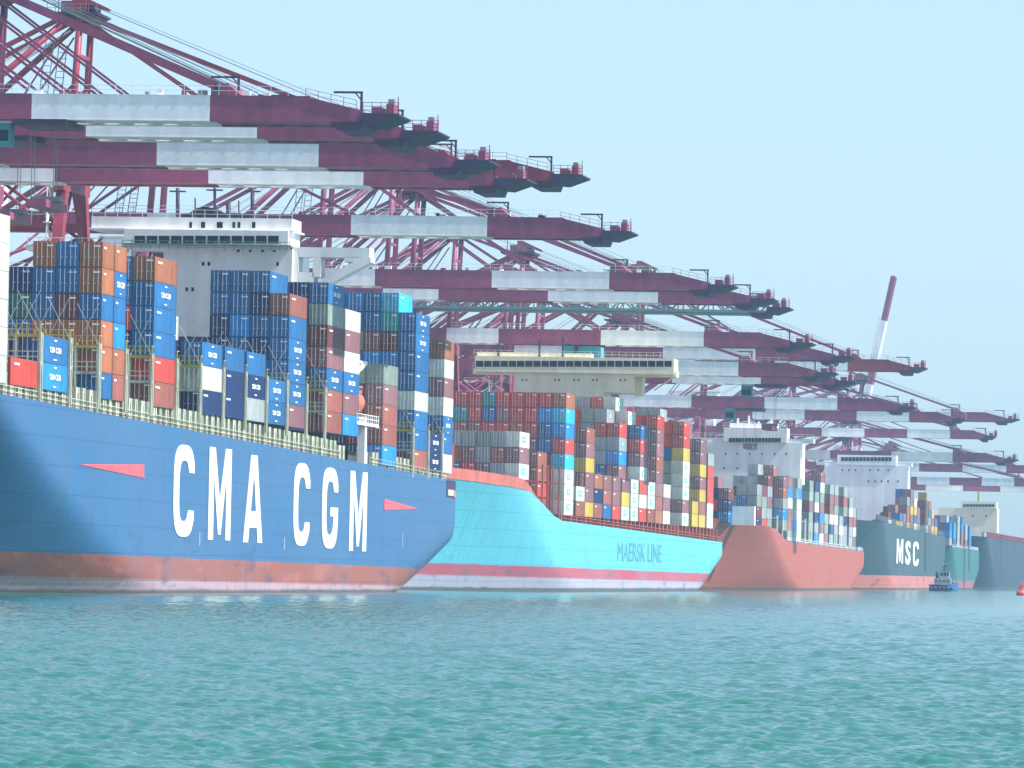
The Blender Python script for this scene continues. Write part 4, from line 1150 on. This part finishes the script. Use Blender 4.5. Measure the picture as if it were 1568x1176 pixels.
    if raised is None:
        for q in (-1.6, -.5, .6, 1.7):
            rp.bar((Xh + 3, Yc + q, za_ + 1.1), (Xt - 21 * s, Yc + q, zt + 1.4), .09, M_GREY)
        rp.bar((Xh + 5.4, Yc - 2.5, za_ + .5), (Xt - 17 * s, Yc - 2.5, zt + .5), .07, M_GREY)
    else:
        rp.bar((Xh + 3, Yc, za_ + 1), o + d * (Lr * .7), .12, M_GREY)
    rp.build('hoist_rope', root)
    mh = MB()
    mh.box(Xh - 40, Xh - 24, Yc - 4, Yc + 4, zt + .05, zt + 5.2, M_CWHITE); mh.prism_x([(Yc - 4.3, zt + 5.2), (Yc + 4.3, zt + 5.2), (Yc, zt + 6)], Xh - 40.3, Xh - 23.7, M_GREY)
    for k in range(4): mh.box(Xh - 38 + k * 3.6, Xh - 36 + k * 3.6, Yc - 4.04, Yc - 3.9, zt + 2, zt + 3.4, M_GREY)
    mh.build('machinery_house', root)
    if trolley is not None and raised is None:
        xt = on_y(trolley, tip[1], Yc)[0]
        tr = MB()
        tr.box(xt - 3.2, xt + 3.2, Yc - g - .6, Yc + g + .6, zb - .75, zb - .15, M_DARK)
        for q in (-2.4, -.8, .8, 2.4): tr.bar((xt + q, Yc - 1.5, zb - .3), (xt + q, Yc - 1.1, zb - .3), .9, M_DARK, n=10)
        tr.rail((xt - 3.2, Yc - g - .6, zb - .8), (xt + 3.2, Yc - g - .6, zb - .8), M_DARK, .7, .8, .07, 2)
        to = tr.build('trolley', root)
        cb = MB(); cb.box(xt - 6.3, xt - 3.9, Yc - 3.2, Yc - .8, zb - 3.2, zb - .5, M_TEALCAB); cb.box(xt - 6.1, xt - 4.1, Yc - 3.24, Yc - 3.1, zb - 2.6, zb - 1.3, M_GLASS); cb.box(xt - 6.4, xt - 3.8, Yc - 3.3, Yc - .7, zb - .5, zb - .3, M_CWHITE); cb.build('cab', to)
        rr = MB()
        for q in (-1.6, -1.2, 1.2, 1.6): rr.bar((xt + q, Yc - 2, zb - .7), (xt + q * .9, Yc - 2, zb - 9.5), .07, M_GREY)
        rr.box(xt - 1.2, xt + 1.2, Yc - 6, Yc + 6, zb - 10.4, zb - 9.5, M_MAROON); rr.box(xt - 1.8, xt + 1.8, Yc - 1.2, Yc + 1.2, zb - 9.5, zb - 8.9, M_GREY)
        rr.build('spreader', to)
    return root

BASE = 'red and white quay crane '
crane('red and white quay crane with the topmost of the striped booms', (620, 182), apex=23, trolley=75)
crane(BASE + 'with the boom just under the topmost boom', (680, 208), apex=23, trolley=20)
crane(BASE + 'with the boom third down from the topmost one', (758, 252), apex=23)
crane(BASE + 'with the boom lowest of four above the bridge masts', (815, 280), apex=23)
crane('tall dark red quay crane whose apex frame rises above the topmost boom', (898, 273), apex=20.8, red=True)
crane(BASE + 'whose boom passes behind the bridge of the blue ship', (972, 359), apex=15.5, trolley=300)
crane(BASE + 'whose boom ends over the bridge top of the turquoise ship', (1127, 440), apex=22)
crane(BASE + 'whose boom runs just above the lattice boom', (1189, 461), apex=22, det=1)
crane('quay crane with a grey green lattice boom above the turquoise ship', (1212, 474), apex=20, truss=True, det=1)
crane(BASE + 'whose boom crosses just above the turquoise funnel', (1247, 528), apex=20, det=1)
crane(BASE + 'whose boom tip overlaps the start of the dark red boom', (1309, 548), s=.97, apex=20, det=1)
crane(BASE + 'with a short boom level with the beige bridge roof', (1282, 573), Xt=-113, s=.95, apex=18, det=1)
crane(BASE + 'with its boom directly under the dark red boom', (1311, 586), Xt=-113, s=.95, apex=17, det=1, trolley=1180)
crane('dark red quay crane whose boom crosses before the raised boom', (1419, 565), s=.9, apex=22, det=1, red=True)
crane(BASE + 'whose boom runs above the white bridge of the orange ship', (1402, 625), s=.87, apex=19, det=1, trolley=1150)
crane(BASE + 'with pinkish boom just above the dark blue tipped boom', (1478, 643), s=.70, apex=17, det=1)
crane('maroon quay crane with a long boom tip alone against the sky past the raised boom', (1561, 643), s=1.0, apex=19, det=1)
crane(BASE + 'with a short thin boom just under the dark maroon one', (1525, 669), Xt=-118, s=.66, apex=15, det=1)
crane(BASE + 'with a boom over the bridge of the dark teal ship', (1559, 705), s=.95, apex=16, det=1)
crane(BASE + 'with a boom over the cream bridge of the navy ship', (1612, 722), s=.75, apex=15, det=1)
crane(BASE + 'with thin short stripes behind the cream bridge mast', (1606, 742), s=.55, apex=14, det=1)
crane(BASE + 'with the lowest boom, close above the cream bridge', (1650, 752), s=.7, apex=14, det=1)
# the crane with its boom up
Yr = y_of(1500, -186.5)
zr = on_x(1322, 628, on_y(1322, 628, 1600)[0])
def raised_crane():
    Y = y_of(2200, -186)
    Xb, Zb = on_y(1322, 635, Y); Xt_, Zt_ = on_y(1369, 424, Y)
    ang = math.atan2(Zt_ - Zb, Xt_ - Xb); L = math.hypot(Xt_ - Xb, Zt_ - Zb)
    # tip argument gives Y and Z of the hinge level
    global on_x
    keep = on_x
    on_x = lambda px, py, X: (Y, Zb + .7)
    crane('quay crane with its red and white boom raised upright against the sky', (1322, 635), Xt=-150, apex=10, det=1, Xh=Xb - 2, raised=(ang, L))
    on_x = keep
raised_crane()

# ------------------------------------------------------------------ tug and buoy
def tug():
    Y = y_of(1830, -131); X0, _ = on_y(1445, 905, Y)
    t = thing('tugboat', 'small blue tugboat with white wheelhouse at the stern of the dark teal ship', 'boat', (X0, Y, 0))
    TUGW = paint('tug grey white', (.42, .46, .48), .6, .3, .3)
    blue = paint('tug blue', (.02, .13, .32), .5, .2)
    m = MB(); secs = []
    N = 14
    for k in range(N + 1):
        u = k / N; x = X0 - 5.2 + 10.4 * u                 # seen nearly end-on, heading to the right
        hb = 3.2 * (1 - max(0, (u - .55) / .45) ** 2.2) * (1 - max(0, (.12 - u) / .12) * .3); zt = 2.0 + 1.4 * max(0, u - .5) ** 1.5 * 2.2
        secs.append((x, max(.15, hb), zt))
    vs = []
    for x, hb, zt in secs: vs += [(x, Y - hb * .8, -.8), (x, Y - hb, .6), (x, Y - hb, zt), (x, Y + hb, zt), (x, Y + hb, .6), (x, Y + hb * .8, -.8)]
    fs = [(k * 6 + j, (k + 1) * 6 + j, (k + 1) * 6 + (j + 1) % 6, k * 6 + (j + 1) % 6) for k in range(N) for j in range(6)] + [tuple(range(6)), tuple(range(N * 6 + 5, N * 6 - 1, -1))]
    m.add(vs, fs, blue); m.build('hull', t)
    m = MB(); m.bar((X0 - 5.1, Y - 3.3, 1.9), (X0 + 2, Y - 3.3, 2.1), .5, M_DARK, n=8)
    for k in range(6): m.bar((X0 - 4.5 + k * 1.5, Y - 3.45, .7), (X0 - 4.5 + k * 1.5, Y - 3.15, .7), 1.2, M_DARK, n=12)
    m.build('fender', t)
    m = MB(); m.box(X0 - 3.4, X0 + 2.6, Y - 2.2, Y + 2.2, 2.1, 4.6, TUGW); 
    for k in range(4): m.box(X0 - 3 + k * 1.4, X0 - 2.3 + k * 1.4, Y - 2.24, Y - 2.1, 3.2, 3.9, M_GLASS)
    m.build('deckhouse', t)
    m = MB(); m.box(X0 - 1.4, X0 + 2.0, Y - 1.7, Y + 1.7, 4.603, 7.0, TUGW); m.box(X0 - 1.7, X0 + 2.3, Y - 2, Y + 2, 7.0, 7.25, TUGW); 
    for k in range(3): m.box(X0 - 1.2 + k * 1.1, X0 - .35 + k * 1.1, Y - 1.75, Y - 1.6, 5.6, 6.6, M_GLASS)
    m.build('wheelhouse', t)
    m = MB(); m.bar((X0 + .2, Y, 7.2), (X0 + .2, Y, 11.5), .25, M_DARK); m.bar((X0 - 1, Y, 9.2), (X0 + 1.4, Y, 9.2), .15, M_DARK); m.box(X0 - .6, X0 + 1, Y - .3, Y + .3, 10.2, 10.5, TUGW); m.build('mast', t)
    m = MB(); m.rail((X0 - 5, Y - 2.9, 2.2), (X0 + 3, Y - 2.9, 2.4), TUGW, 1.0, 1.0, .08, 2); m.bar((X0 + 3.4, Y, 2.6), (X0 + 3.4, Y, 3.6), .8, M_GREY, n=10); m.bar((X0 + 2.9, Y - .8, 3.2), (X0 + 3.9, Y + .8, 3.2), .5, M_DARK, n=8); m.build('deck_gear', t)
    m = MB(); m.bar((X0 - 2.5, Y - 1, 4.6), (X0 - 2.5, Y - 1, 7.6), .9, M_DARK, n=10); m.bar((X0 - 2.5, Y + 1, 4.6), (X0 - 2.5, Y + 1, 7.6), .9, M_DARK, n=10); m.build('funnel', t)
tug()
for o_ in bpy.data.objects:
    if o_.name == 'tugboat': o_.scale = (.86, .86, .80)
def buoy():
    Y = y_of(1500, -92); X0, _ = on_y(1564, 905, Y)
    t = thing('buoy', 'red channel buoy floating on the water beyond the tug', 'buoy', (X0, Y, 0))
    red = paint('buoy red', (.75, .06, .05), .4, .15)
    m = MB(); m.bar((X0, Y, -.5), (X0, Y, .8), 2.6, red, n=16); m.build('float', t)
    m = MB()
    for k in range(4):
        a = k * math.pi / 2 + .4; m.bar((X0 + .9 * math.cos(a), Y + .9 * math.sin(a), .8), (X0 + .25 * math.cos(a), Y + .25 * math.sin(a), 2.4), .14, red)
    m.box(X0 - .5, X0 + .5, Y - .5, Y + .5, 1.5, 2.2, red); m.bar((X0, Y, 2.3), (X0, Y, 2.9), .4, red, n=8); m.build('cage', t)
buoy()

# ------------------------------------------------------------------ haze
HAZE = 0.000075
if HAZE:
    mb = MB(); hm = bpy.data.materials.new('haze'); hm.use_nodes = True
    n, l = hm.node_tree.nodes, hm.node_tree.links
    n.remove(n['Principled BSDF'])
    v = n.new('ShaderNodeVolumePrincipled'); v.inputs['Density'].default_value = HAZE
    v.inputs['Color'].default_value = (.50, .76, 1.0, 1); v.inputs['Anisotropy'].default_value = 0.0
    l.new(v.outputs[0], n['Material Output'].inputs['Volume'])
    mb.box(-2100, 2100, -250, 3700, -2.4, 115, hm)
    o = mb.build('haze'); o['kind'] = 'stuff'
